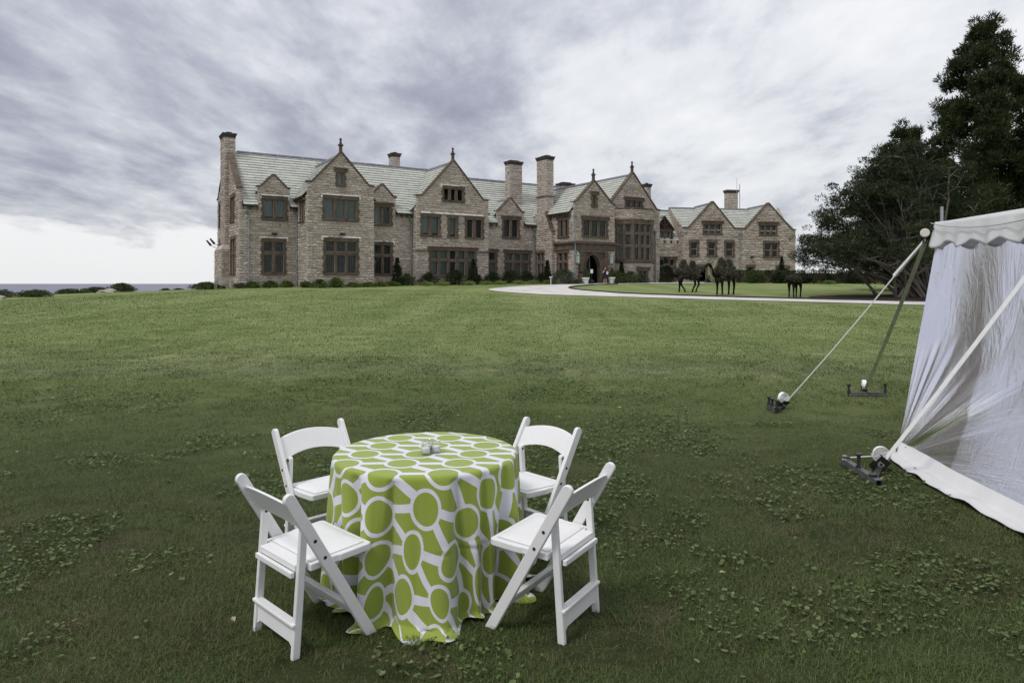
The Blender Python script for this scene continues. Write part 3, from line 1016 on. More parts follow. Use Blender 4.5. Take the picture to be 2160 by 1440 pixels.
for sc, za in ((3.0, 11.35), (13.31, 11.27)):
    gable_roof(sc, 1.42, 9.85, za, .25, 2.9)

# --- first great gable
g1 = Plane(5.12, -3.03)
o_ = 5.12
U1 = (cols_of(6.73 - o_, 9.62 - o_, 3, .19), [(7.48, 9.3)])
L1 = (cols_of(6.79 - o_, 9.62 - o_, 3, .20), [(2.61, 4.27), (4.55, 5.5)])
T1 = ([(7.94 - o_, 8.39 - o_)], [(10.6, 11.73)])
wall(g1, [(0, .8), (6.18, .8), (6.18, 10.6), (5.72, 10.66), (3.08, 13.5), (.46, 10.66), (0, 10.6)], [hole_of(*U1), hole_of(*L1), hole_of(*T1)], label=None)
window(g1, *U1, lime=True, glass='wcc'); window(g1, *L1, lime=True); window(g1, *T1, hood=True, lattice=False, glass='w')
coping(g1, [(-.08, 10.66), (.48, 10.7), (3.08, 13.54)]); coping(g1, [(3.08, 13.54), (5.70, 10.7), (6.26, 10.66)])
finial(g1, 3.08, 13.56)
sd1 = Plane(5.12, 0, -90)
SW1 = (cols_of(.99, 2.35, 2, .2), [(7.32, 9.07)])
wall(sd1, [(0, .8), (3.03, .8), (3.03, 9.5), (0, 9.5)], [hole_of(*SW1)]); window(sd1, *SW1, hood=False, quoins=False)
wall(Plane(11.3, -3.03, 90), [(0, .8), (3.03, .8), (3.03, 9.5), (0, 9.5)])
gable_roof(8.2, 3.38, 9.40, 13.28, -2.75, 5.2)
gutter((4.78, 0, 9.35), (4.78, -2.8, 9.35))

# --- second great gable
g2 = Plane(16.51, -.91); o_ = 16.51
T2 = ([(19.59 - o_, 20.13 - o_), (20.40 - o_, 20.90 - o_), (21.15 - o_, 21.75 - o_)], [(10.18, 11.37)])
Ma = ([(17.21 - o_, 17.96 - o_), (18.26 - o_, 18.99 - o_)], [(6.52, 8.41)])
Mb_ = ([(20.22 - o_, 20.99 - o_)], [(6.47, 8.36)])
Mc = ([(22.23 - o_, 22.96 - o_), (23.29 - o_, 24.03 - o_)], [(6.45, 8.34)])
L2 = ([(18.13 - o_, 18.92 - o_), (19.19 - o_, 19.99 - o_), (20.26 - o_, 20.95 - o_), (21.26 - o_, 22.01 - o_), (22.33 - o_, 23.18 - o_)], [(2.51, 3.91), (4.15, 5.05)])
wall(g2, [(0, .8), (8.32, .8), (8.32, 10.4), (7.65, 10.46), (4.16, 14.3), (.67, 10.46), (0, 10.4)],
     [hole_of(*T2), hole_of(*Ma), hole_of(*Mb_), hole_of(*Mc), hole_of(*L2)])
window(g2, *T2, lime=True, lattice=False); window(g2, *Ma, hood=False, glass='b'); window(g2, *Mb_, hood=False, glass='b'); window(g2, *Mc, hood=False)
window(g2, *L2, lime=False, glass='ccdccccdcc')
hb = MB(); hb.hexa([g2.pt(.5, -.2, 8.72), g2.pt(8.0, -.2, 8.72), g2.pt(8.0, .05, 8.72), g2.pt(.5, .05, 8.72), g2.pt(.5, -.2, 8.80), g2.pt(8.0, -.2, 8.80), g2.pt(8.0, .02, 8.92), g2.pt(.5, .02, 8.92)])
hb.build('hood_mould', M['lime'], mansion)
st_ = MB(); st_.box(-.05, 1.4, -.13, .05, 4.92, 5.06, g2.pt); st_.box(7.05, 8.37, -.13, .05, 4.92, 5.06, g2.pt); st_.build('string_course', M['brown'], mansion)
coping(g2, [(-.08, 10.46), (.69, 10.50), (4.16, 14.34)]); coping(g2, [(4.16, 14.34), (7.63, 10.50), (8.40, 10.46)])
finial(g2, 4.16, 14.36)
wall(Plane(16.51, 0, -90), [(0, .8), (.91, .8), (.91, 9.4), (0, 9.4)]); wall(Plane(24.83, -.91, 90), [(0, .8), (.91, .8), (.91, 9.4), (0, 9.4)])
gable_roof(20.67, 4.5, 9.0, 14.08, -.6, 6.0)

# --- middle section with third dormer
front3 = Plane(24.83, 0); o_ = 24.83
W3u = (cols_of(27.3 - o_, 29.14 - o_, 2, .24), [(6.74, 8.68)])
W3a = ([(25.43 - o_, 26.24 - o_)], [(2.53, 3.89), (4.19, 5.02)])
W3b = (cols_of(27.6 - o_, 30.55 - o_, 3, .26), [(2.55, 3.92), (4.19, 5.0)])
wall(front3, [(0, .8), (6.58, .8), (6.58, 8.1), (29.92 - o_, 8.1), (29.92 - o_, 9.45), (29.6 - o_, 9.55), (28.12 - o_, 11.05), (26.64 - o_, 9.55), (26.32 - o_, 9.45), (26.32 - o_, 8.1), (0, 8.1)],
     [hole_of(*W3u), hole_of(*W3a), hole_of(*W3b)])
window(front3, *W3u, lime=False); window(front3, *W3a, glass='cd'); window(front3, *W3b, glass='c')
coping(front3, [(26.24 - o_, 9.5), (26.62 - o_, 9.56), (28.12 - o_, 11.07)]); coping(front3, [(28.12 - o_, 11.07), (29.62 - o_, 9.56), (30.0 - o_, 9.5)])
gable_roof(28.12, 1.85, 9.05, 10.88, .25, 3.2)

# --- left gable end with its chimney
end = Plane(0, 10.9, -90)
E_ = 10.9
Ea = (cols_of(E_ - 3.5, E_ - 1.75, 2, .2), [(7.4, 9.5)]); Eb = (cols_of(E_ - 3.4, E_ - 1.3, 2, .2), [(2.6, 4.3), (4.55, 5.7)])
Ec = ([(E_ - 9.7, E_ - 8.9)], [(7.4, 9.5)]); Ed = ([(E_ - 9.4, E_ - 8.8)], [(4.8, 5.8)])
wall(end, [(0, .8), (E_, .8), (E_, 10.0), (E_ - .4, 10.1), (5.45, 14.6), (.4, 10.1), (0, 10.0)], [hole_of(*Ea), hole_of(*Eb), hole_of(*Ec), hole_of(*Ed)])
for q in (Ea, Eb, Ec, Ed):
    window(end, *q, hood=False)
coping(end, [(-.08, 10.1), (.42, 10.14), (5.45, 14.64)]); coping(end, [(5.45, 14.64), (E_ - .42, 10.14), (E_ + .08, 10.1)])
stack(-.45, .52, 4.56, 6.4, 1.0, 15.35)
wb = MB(); wb.hexa([(-.75, 4.3, .9 - H0), (-.02, 4.3, .9 - H0), (-.02, 7.9, .9 - H0), (-.75, 7.9, .9 - H0), (-.75, 4.3, 4.9 - H0), (-.02, 4.3, 4.9 - H0), (-.02, 7.9, 4.9 - H0), (-.75, 7.9, 4.9 - H0)])
wb.hexa([(-.75, 4.3, 4.9 - H0), (-.02, 4.3, 4.9 - H0), (-.02, 7.9, 4.9 - H0), (-.75, 7.9, 4.9 - H0), (-.47, 4.5, 5.3 - H0), (-.02, 4.5, 5.3 - H0), (-.02, 7.5, 5.3 - H0), (-.47, 7.5, 5.3 - H0)])
wbo = wb.build('chimney_base', M['mortar'], mansion)
ws_ = MB()
for pl, wd in ((Plane(-.75, 4.3, 0), .73), (Plane(-.75, 7.9, -90), 3.6)):
    stones(ws_, pl, [(0, .9), (wd, .9), (wd, 4.9), (0, 4.9)], [])
ws_.build('stone', M['stone'], wbo, tintattr=True)['kind'] = 'stuff'

# --- long roofs
V1 = Vector((0, 5.65, 5.53)); L1_ = V1.length
nb = 0.95
out1 = [(.35, 0), (1.58, 0), (1.58, nb), (4.42, nb), (4.42, 0), (5.12, 0), (5.12, nb), (11.3, nb), (11.3, .0), (11.88, 0), (11.88, nb), (14.74, nb), (14.74, 0), (16.51, 0), (16.51, nb), (21.0, nb), (21.0, L1_), (.35, L1_)]
roof('roof', (0, -.35, 8.62), (1, 0, 0), V1, out1)
roof('roof', (21.0, 10.95, 8.62), (-1, 0, 0), (0, -5.65, 5.53), [(0, 0), (20.7, 0), (20.7, L1_), (0, L1_)], course=.7, w0=1.5, w1=3)
ridge_cap((.8, 5.3, 14.2), (21.0, 5.3, 14.2))
V2 = Vector((0, 5.65, 5.45)); L2_ = V2.length
out2 = [(0, nb), (3.83, nb), (3.83, 0), (5.32, 0), (5.32, nb), (8.92, nb), (8.92, 0), (10.38, 0), (10.38, nb), (25.0, nb), (25.0, L2_), (0, L2_)]
roof('roof', (21.0, -.35, 8.18), (1, 0, 0), V2, out2)
roof('roof', (46.0, 10.95, 8.18), (-1, 0, 0), (0, -5.65, 5.45), [(0, 0), (25, 0), (25, L2_), (0, L2_)], course=.7, w0=1.5, w1=3)
ridge_cap((21.0, 5.3, 13.68), (46.0, 5.3, 13.68))
for a, b, z in ((.35, 1.56, 8.56), (4.44, 5.0, 8.56), (14.76, 16.45, 8.56), (24.95, 26.3, 8.12), (29.94, 31.35, 8.12)):
    gutter((a, -.42, z), (b, -.42, z))
rear = Plane(46, 10.6, 180)
wall(rear, [(0, .8), (46, .8), (46, 8.5), (0, 8.5)], stone=False)

# --- chimneys over the roofs
stack(16.55, 17.40, 5.3, 6.3, 12.5, 15.3)
stack(29.40, 31.1, 2.2, 3.1, 9.6, 15.2)
stack(38.9, 40.7, 5.0, 6.2, 12.5, 13.8)
stack(46.2, 46.95, -2.2, -1.5, 1.2, 13.35)

# --- the chimney breast beside the entrance
stack(31.43, 32.52, -2.02, -.35, 7.0, 15.3, band=11.2)
br = Plane(31.41, 0, -90)
BW = (cols_of(.45, 1.75, 2, .22), [(2.58, 3.86), (4.12, 5.05)])
wall(br, [(0, .8), (3.1, .8), (3.1, 7.3), (2.02, 9.5), (0, 9.5)], [hole_of(*BW)]); window(br, *BW, hood=False, quoins=False)
wall(Plane(31.41, -3.1, 0), [(0, .8), (.6, .8), (.6, 7.3), (0, 7.3)])
wc = MB()
for i in range(5):
    u0, u1 = i / 5, (i + 1) / 5
    z0_, z1_ = 7.3 + 2.2 * u0, 7.3 + 2.2 * u1; t0_, t1_ = -3.1 + 1.08 * u0, -3.1 + 1.08 * u1
    wc.hexa([(31.36, t0_ - .1, z0_ - H0), (32.4, t0_ - .1, z0_ - H0), (32.4, t1_ + .05, z1_ - .1 - H0), (31.36, t1_ + .05, z1_ - .1 - H0),
             (31.36, t0_ - .1, z0_ + .1 - H0), (32.4, t0_ - .1, z0_ + .1 - H0), (32.4, t1_ + .0, z1_ + .1 - H0), (31.36, t1_ + .0, z1_ + .1 - H0)])
wc.build('weathering', M['brown'], mansion)

# --- entrance block
TE = -6.4
en = Plane(31.9, TE); o_ = 31.9
EU = (cols_of(33.28 - o_, 36.38 - o_, 3, .20), [(6.68, 8.45)])
ET = ([(34.52 - o_, 34.92 - o_)], [(9.97, 11.12)])
wall(en, [(0, 5.95), (5.65, 5.95), (5.65, 10.1), (5.35, 10.25), (2.82, 12.6), (.42, 10.25), (0, 10.2)], [hole_of(*EU), hole_of(*ET)])
window(en, *EU); window(en, *ET, hood=True, lattice=False, glass='w')
coping(en, [(-.08, 10.2), (.44, 10.28), (2.82, 12.64)]); coping(en, [(2.82, 12.64), (5.35, 10.28), (5.73, 10.2)])
finial(en, 2.82, 12.66)
es = Plane(31.9, -2.5, -90)
XU = (cols_of(1.5, 3.0, 2, .26), [(6.68, 8.45)]); XL = (cols_of(1.3, 2.9, 2, .26), [(2.95, 3.87), (4.12, 4.95)])
wall(es, [(0, 5.95), (3.9, 5.95), (3.9, 9.35), (0, 9.35)], [hole_of(*XU)]); window(es, *XU)
wall(es, [(0, .8), (3.9, .8), (3.9, 5.2), (0, 5.2)], [hole_of(*XL)]); window(es, *XL)
wall(Plane(37.55, TE, 90), [(0, .8), (1.2, .8), (1.2, 10.2), (0, 10.2)])
gable_roof(34.72, 3.12, 9.18, 12.45, TE + .25, 4.0)
gutter((31.54, -2.2, 9.12), (31.54, TE + .3, 9.12))
# brownstone ground floor: frieze, cornice, portal
fz = MB()
fz.box(-.02, 5.67, -.10, .3, 5.2, 5.80, en.pt); fz.box(0, 3.88, -.10, .3, 5.2, 5.80, es.pt)
fz.build('frieze', M['brown'], mansion)
cn = MB()
for e, a, b in ((.16, 5.80, 5.90), (.30, 5.90, 6.04), (.20, 6.04, 6.12)):
    cn.box(-e, 5.65 + e * .5, -e, .2, a, b, en.pt); cn.box(0, 3.9 - .001, -e, .2, a, b, es.pt)
cn.build('cornice', M['brown'], mansion)
# portal: arch hole 1.62..3.58 (a), springing 3.5, crown 4.78
A0_, A1_, ZS, ZC = 1.50, 3.62, 3.45, 4.80
n = 14
mid_ = (A0_ + A1_) / 2; hw_ = (A1_ - A0_) / 2
arc = []
for i in range(n + 1):
    u = -1 + 2 * i / n
    z_ = ZS + (ZC - ZS) * ((1 - abs(u) ** 2.2) ** 0.75 * 0.86 + 0.14 * (1 - abs(u)))
    arc.append((mid_ + hw_ * u, z_))
pw = MB()


def slab(mb, q, d0, d1, T):
    P0 = [T(x, d0, z) for x, z in q]; P1 = [T(x, d1, z) for x, z in q]
    mb.hexa([P0[0], P0[1], P1[1], P1[0], P0[3], P0[2], P1[2], P1[3]])


ZP = 5.10
slab(pw, [(1.15, .8), (A0_, .8), (A0_, ZS), (1.15, ZS)], -.10, .5, en.pt)
slab(pw, [(A1_, .8), (4.10, .8), (4.10, ZS), (A1_, ZS)], -.10, .5, en.pt)
slab(pw, [(1.15, ZS), (A0_, ZS), (A0_, ZP), (1.15, ZP)], -.10, .5, en.pt)
slab(pw, [(A1_, ZS), (4.10, ZS), (4.10, ZP), (A1_, ZP)], -.10, .5, en.pt)
for (x0, z0), (x1, z1) in zip(arc, arc[1:]):
    slab(pw, [(x0, z0), (x1, z1), (x1, ZP), (x0, ZP)], -.08, .5, en.pt)
portal = pw.build('portal', M['brown'], mansion)
pm = MB()
inn_ = arc
for (x0, z0), (x1, z1) in zip(arc, arc[1:]):
    c0 = (mid_ + (x0 - mid_) * 1.14, ZS + (z0 - ZS) * 1.10); c1 = (mid_ + (x1 - mid_) * 1.14, ZS + (z1 - ZS) * 1.10)
    slab(pm, [(x0, z0), (x1, z1), c1, c0], -.17, -.07, en.pt)
slab(pm, [(A0_ - .14, .8), (A0_, .8), (A0_, ZS), (A0_ - .14, ZS)], -.17, -.09, en.pt); slab(pm, [(A1_, .8), (A1_ + .14, .8), (A1_ + .14, ZS), (A1_, ZS)], -.17, -.09, en.pt)
slab(pm, [(1.0, 4.98), (4.25, 4.98), (4.25, 5.18), (1.0, 5.18)], -.26, -.05, en.pt)
pm.build('arch_moulding', M['brown'], portal)
for a0 in (.72, 4.10):
    pp = MB(); pp.box(a0, a0 + .43, -.30, .3, 2.9, 5.196, en.pt); pp.box(a0 - .08, a0 + .51, -.38, .3, .8, 2.75, en.pt); pp.box(a0 - .12, a0 + .55, -.42, .3, 2.75, 2.5, en.pt)
    pp.box(a0 - .06, a0 + .49, -.36, .3, 4.6, 4.78, en.pt)
    pp.build('pilaster', M['brown'], mansion)
wall(en, [(0, .8), (.70, .8), (.70, 5.2), (0, 5.2)]); wall(en, [(4.62, .8), (5.65, .8), (5.65, 5.2), (4.62, 5.2)])
dr = MB(); dr.box(A0_ - .3, A1_ + .3, 1.8, 1.9, .8, ZP, en.pt); dr.box(A0_ - .3, A0_ - .2, .502, 1.8, .8, ZP, en.pt); dr.box(A1_ + .2, A1_ + .3, .502, 1.8, .8, ZP, en.pt)
dr.box(A0_ - .2, A1_ + .2, .502, 1.8, ZP - .1, ZP, en.pt); dr.build('porch_interior', M['dark'], mansion)
d2_ = MB(); d2_.box(A0_ + .02, mid_ - .05, .70, .78, 1.0, 4.5, en.pt)
for z0, z1 in ((1.5, 2.4), (2.55, 3.3), (3.45, 4.1)):
    d2_.box(A0_ + .2, mid_ - .25, .66, .70, z0, z1, en.pt)
d2_.build('door', plain('near black oak door', (.022, .022, .024), .4, .5), mansion)
d3_ = MB(); d3_.box(mid_ - .03, mid_ + .10, .5, .9, 1.0, 4.75, en.pt); d3_.build('door_post', plain('grey door post', (.10, .10, .10), .6), mansion)
for a0 in (.36, 4.95):
    x, y, z = en.pt(a0, -.40, 3.7)
    lb = MB(); lb.lathe([(.10, .1), (.17, .16), (.19, .82), (.16, .9)], (x, y, z), 6)
    lo = lb.build('wall_lantern', plain('frosted lantern glass', (.45, .50, .48), .35), mansion)
    lc = MB(); lc.lathe([(.22, .88), (.24, .96), (.12, 1.12), (.07, 1.24), (.02, 1.34)], (x, y, z), 6); lc.lathe([(.03, -.08), (.07, .0), (.19, .08), (.20, .15)], (x, y, z), 6)
    for k in range(6):
        an = 2 * math.pi * (k + .5) / 6
        lc.bar((x + .19 * math.cos(an), y + .19 * math.sin(an), z + .1), (x + .205 * math.cos(an), y + .205 * math.sin(an), z + .9), .03, .03)
    lc.bar((x, y, z + 1.3), en.pt(a0, .05, z + H0 + 1.3), .06, .06)
    lc.build('lantern_cage', M['verdigris'], lo)
downpipe(en, .12, 1.5, 8.75, -.2)

# --- third great gable and its canted bay
TG = -5.3
g3 = Plane(37.56, TG); o_ = 37.56
G3 = (cols_of(40.2 - o_, 42.5 - o_, 3, .17), [(10.3, 11.05)])
wall(g3, [(0, .8), (45.35 - o_, .8), (45.35 - o_, 10.1), (44.85 - o_, 10.2), (41.2 - o_, 14.2), (.12, 10.2), (0, 10.2)], [hole_of(*G3)])
window(g3, *G3, lattice=False)
coping(g3, [(.05, 10.24), (3.64, 14.22)]); coping(g3, [(3.64, 14.22), (44.85 - o_, 10.24), (45.43 - o_, 10.16)])
finial(g3, 3.64, 14.24)
wall(Plane(45.35, TG, 90), [(0, .8), (5.2, .8), (5.2, 9.6), (0, 9.6)])
gable_roof(41.2, 4.4, 9.15, 13.98, TG + .25, 5.5)
b0 = (38.55, TG); b1 = (39.95, -6.7); b2 = (42.85, -6.7); b3 = (44.25, TG)
cant = Plane(b0[0], b0[1], -45); cw = math.hypot(1.4, 1.4)
bfr = Plane(*b1, 0); bw = 2.9
crt = Plane(b2[0], b2[1], 45)
ROWS = [(4.3, 5.70), (5.95, 7.10), (7.35, 8.28)]
C2 = (cols_of(.30, cw - .22, 2, .22), ROWS); C3 = (cols_of(.24, bw - .30, 3, .20), ROWS)
CR = (cols_of(.24, cw - .3, 2, .22), ROWS)
LW = (cols_of(.85, 2.1, 2, .16), [(1.95, 3.1)])
for pl, wd, cw_, hl in ((cant, cw, C2, None), (bfr, bw, C3, LW), (crt, cw, CR, None)):
    wall(pl, [(0, .8), (wd, .8), (wd, 4.12), (0, 4.12)], [hole_of(*hl)] if hl else [])
    wall(pl, [(0, 8.78), (wd, 8.78), (wd, 9.95), (0, 9.95)])
    window(pl, *cw_, hood=False, arch=True, quoins=False, jamb=.20, lintel=.42, sill=.18)
    tr_ = MB(); tr_.box(-.06, wd + .06, -.16, .12, 8.70, 8.84, pl.pt); tr_.build('string_course', M['brown'], mansion)
    tr_ = MB(); tr_.box(-.03, wd + .03, -.12, .3, 9.95, 10.07, pl.pt); tr_.build('coping', M['brown'], mansion)
    tr_ = MB(); tr_.box(-.05, wd + .05, -.15, .1, 3.98, 4.12, pl.pt); tr_.build('string_course', M['brown'], mansion)
window(bfr, *LW, quoins=False)
for p in (b1, b2):
    bm_ = MB(); bm_.lathe([(.20, 4.12 - H0), (.20, 8.7 - H0)], (p[0], p[1] + .06, 0), 6); bm_.build('angle_pier', M['brown'], mansion)
bt = MB(); bt.face([(b0[0], b0[1], 9.8 - H0), (b1[0], b1[1], 9.8 - H0), (b2[0], b2[1], 9.8 - H0), (b3[0], b3[1], 9.8 - H0)]); bt.build('bay_roof', M['ridge'], mansion)
downpipe(Plane(44.55, TG), 0, 1.6, 7.6, -.16)

# --- pipes and lamps of the left part
downpipe(front, .84, 1.2, 8.05); downpipe(front, 4.98, 1.2, 8.05); downpipe(Plane(16.3, 0), 0, 1.5, 8.0, -.2); downpipe(front3, 6.35, 1.6, 7.7, -.18)
for pl, a, z in ((front, 3.0, 6.02), (g1, 3.15, 6.05)):
    fl = MB(); fl.box(a - .22, a + .22, -.38, -.16, z, z + .22, pl.pt); fl.box(a - .04, a + .04, -.2, .03, z + .02, z + .10, pl.pt); fl.build('floodlight', M['iron'], mansion, bevel=.02)
cd = MB()
for pl, pts in ((front, [(1.25, 1.3), (1.25, 6.12), (2.75, 6.12)]), (g1, [(.35, 1.4), (.35, 6.15), (2.9, 6.15)])):
    P_ = [pl.pt(a, -.10, z) for a, z in pts]
    for p, q in zip(P_, P_[1:]):
        cd.bar(p, q, .035, .035)
cd.build('conduit', plain('white conduit', (.55, .52, .5)), mansion)
for t_, z_ in ((9.6, 5.4), (7.4, 5.45)):
    sp_ = MB(); sp_.bar((-.1, t_, z_ - H0 - .3), (-1.0, t_, z_ - H0 + .1), .05, .05); sp_.bar((-.85, t_, z_ - H0 + .05), (-1.25, t_, z_ - H0 + .55), .24, .2, w2=.14, h2=.12)
    sp_.build('spotlight', M['iron'], mansion)

# --- service wing, turned towards the lawn
_dB = Vector((21.146 + 24.029, 84.0 - 60.0)); _u = Vector((math.cos(R(32.1)), math.sin(R(32.1)))); _n = Vector((-_u.y, _u.x))
WB = (_dB.dot(_u), _dB.dot(_n)); WPHI = 10.3 - 32.1
wg = Plane(WB[0], WB[1], WPHI)


def wplane(a, d, phi=0):
    p = wg.pt(a, d, H0)
    return Plane(p[0], p[1], WPHI + phi)


W_ = {'t1': (cols_of(2.66, 4.89, 3, .17), [(7.89, 9.02)]), 't2': (cols_of(10.22, 12.41, 3, .17), [(7.85, 9.02)]),
      'a': ([(.92, 1.74)], [(5.11, 6.74)]), 'b': ([(3.25, 4.13)], [(5.12, 6.77)]), 'c': ([(5.58, 6.48)], [(5.08, 6.73)]), 'd': (cols_of(10.85, 12.61, 2, .2), [(5.0, 6.73)]),
      'e': ([(2.0, 2.95)], [(1.9, 3.75)]), 'f': ([(8.49, 9.29)], [(2.3, 3.75)]), 'g': (cols_of(12.55, 14.05, 2, .16), [(2.2, 3.65)])}
wall(wg, [(0, .8), (15.08, .8), (15.08, 8.4), (14.55, 8.46), (11.32, 11.75), (8.2, 8.43), (6.7, 8.46), (3.77, 11.78), (.68, 8.5), (0, 8.45)], [hole_of(*q) for q in W_.values()])
for k, q in W_.items():
    window(wg, *q, lattice=False, sash=k in 'abcdfg', quoins=k in 'abcdf', hood=k in ('t1', 't2'), glass='d')
coping(wg, [(-.08, 8.5), (.70, 8.54), (3.77, 11.82)]); coping(wg, [(3.77, 11.82), (6.72, 8.50), (8.18, 8.47), (11.32, 11.79)]); coping(wg, [(11.32, 11.79), (14.53, 8.5), (15.16, 8.44)])
gable_roof(3.77, 3.6, 7.9, 11.6, .25, 4.8, wg); gable_roof(11.32, 3.6, 7.85, 11.55, .25, 4.8, wg)
X_ = Vector((wg.c, wg.s, 0)); Y_ = Vector((-wg.s, wg.c, 0))
WG = lambda a, d, z: tuple(Vector((WB[0], WB[1], 0)) + X_ * a + Y_ * d + Vector((0, 0, z)))
vW = Y_ * 4.4 + Vector((0, 0, 3.2)); lW = vW.length
roof('roof', WG(0, .1, 8.2), X_, vW, [(0, 0), (15.0, 0), (15.0, lW), (0, lW)])
roof('roof', WG(15.0, 8.9, 8.2), -X_, -Y_ * 4.4 + Vector((0, 0, 3.2)), [(0, 0), (15, 0), (15, lW), (0, lW)], course=.8, w0=1.5, w1=3)
ridge_cap(WG(0, 4.5, 11.45), WG(15.0, 4.5, 11.45))
wall(wplane(15.08, 0, 90), [(0, .8), (9.0, .8), (9.0, 8.2), (4.5, 11.3), (0, 8.4)])
wall(wplane(0, 9.0, -90), [(0, .8), (9.0, .8), (9.0, 8.4), (4.5, 11.3), (0, 8.2)])
downpipe(wg, 7.45, 1.6, 7.85)
fl = MB(); fl.box(8.8, 9.15, -.35, -.12, 4.85, 5.05, wg.pt); fl.bar(wg.pt(9.1, -.08, 5.0), wg.pt(10.8, -.08, 5.0), .035, .035); fl.build('floodlight', M['iron'], mansion)
# wing chimney (built square to the wing)
ck = MB(); p8 = [wg.pt(a, d, z) for z in (10.5, 13.65) for a, d in ((8.35, 4.9), (9.85, 4.9), (9.85, 5.7), (8.35, 5.7))]
ck.hexa(p8); co = ck.build('chimney', M['mortar'], mansion)
sk = MB()
for pl, wd in ((wplane(8.35, 4.9), 1.5), (wplane(8.35, 5.7, -90), .8), (wplane(9.85, 4.9, 90), .8)):
    stones(sk, pl, [(0, 10.5), (wd, 10.5), (wd, 13.65), (0, 13.65)], [], lmin=.3, lmax=.6, hmin=.16, hmax=.28, rough=.05)
sk.build('stone', M['stone'], co, tintattr=True)['kind'] = 'stuff'
cc = MB()
for e, a, b in ((.06, 13.651, 13.8), (.13, 13.8, 14.05)):
    cc.box(8.35 - e, 9.85 + e, 4.9 - e, 5.7 + e, a, b, wg.pt)
cc.build('chimney_cap', M['capstone'], co)
an_ = MB(); an_.bar(wg.pt(9.55, 4.6, 11.6), wg.pt(9.55, 4.6, 15.6), .035, .035); an_.bar(wg.pt(9.98, 4.65, 11.6), wg.pt(9.98, 4.65, 14.8), .07, .07); an_.build('aerial', plain('pale aerial pole', (.4, .4, .4)), co)
# far gable end seen as a point over the wing
fg = MB(); q = [(17.3, 1.0), (18.2, 1.0), (18.2, 10.8), (17.75, 12.2), (17.3, 10.8)]
fg2 = MB()
fg2.hexa([wg.pt(a, d, z) for z in (1.0, 10.8) for a, d in ((17.3, 7.6), (18.2, 7.6), (18.2, 8.9), (17.3, 8.9))])
fg2.hexa([wg.pt(a, d, 10.8) for a, d in ((17.3, 7.6), (18.2, 7.6), (18.2, 8.9), (17.3, 8.9))] + [wg.pt(a, d, 12.25) for a, d in ((17.70, 8.15), (17.80, 8.15), (17.80, 8.35), (17.70, 8.35))])
fg2.build('gable_peak', M['stone'], mansion, tintattr=True)
# link with battlements and timber dormer
lk = wplane(0, 1.0)
LK = (cols_of(-2.75, -.85, 3, .14), [(2.2, 3.65), (3.89, 4.63)])
wall(lk, [(-5.2, .8), (.05, .8), (.05, 6.6), (-5.2, 6.6)], [hole_of(*LK)]); window(lk, *LK, lattice=True)
for i in range(5):
    a = -3.6 + i * .88
    mb = MB(); mb.box(a, a + .46, -.06, .35, 6.6, 7.08, lk.pt); mb.build('merlon', M['stone'], mansion, tintattr=True)
vL = Y_ * 3.4 + Vector((0, 0, 4.1)); lL = vL.length
roof('roof', WG(-6.2, 1.4, 7.0), X_, vL, [(0, 0), (7.2, 0), (9.5, lL), (0, lL)])
ridge_cap(WG(-6.2, 4.8, 11.12), WG(2.6, 4.8, 11.12))
dm = wplane(-2.95, 1.5)
DW = (cols_of(.35, 1.75, 2, .16), [(7.05, 8.15)])
dw = window(dm, *DW, hood=False, lattice=False, quoins=False, glass='w', jamb=.14)
dg = MB()
slab(dg, [(-.15, 8.42), (2.25, 8.42), (1.07, 9.85), (1.03, 9.85)], 0.02, .18, dm.pt)
for p, q in (((-.2, 8.38), (1.05, 9.98)), ((1.05, 9.98), (2.3, 8.38)), ((.1, 8.46), (2.0, 8.46)), ((1.05, 8.5), (1.05, 9.7)), ((1.05, 8.6), (.6, 9.15)), ((1.05, 8.6), (1.5, 9.15))):
    dg.bar(dm.pt(p[0], -.08, p[1]), dm.pt(q[0], -.08, q[1]), .16, .18)
dg.box(-.05, .2, -.03, .5, 6.9, 8.42, dm.pt); dg.box(1.9, 2.15, -.03, .5, 6.9, 8.42, dm.pt)
dg.build('timber_gable', M['timber'], mansion)
dfr = wplane(0, 0)
gable_roof(-1.9, 1.3, 8.3, 9.95, 1.45, 4.2, wg)


# ------------------------------------------------------------------ round table under its printed cloth
TX, TY, TR, TZ = -0.503, 4.0, 0.533, 0.765


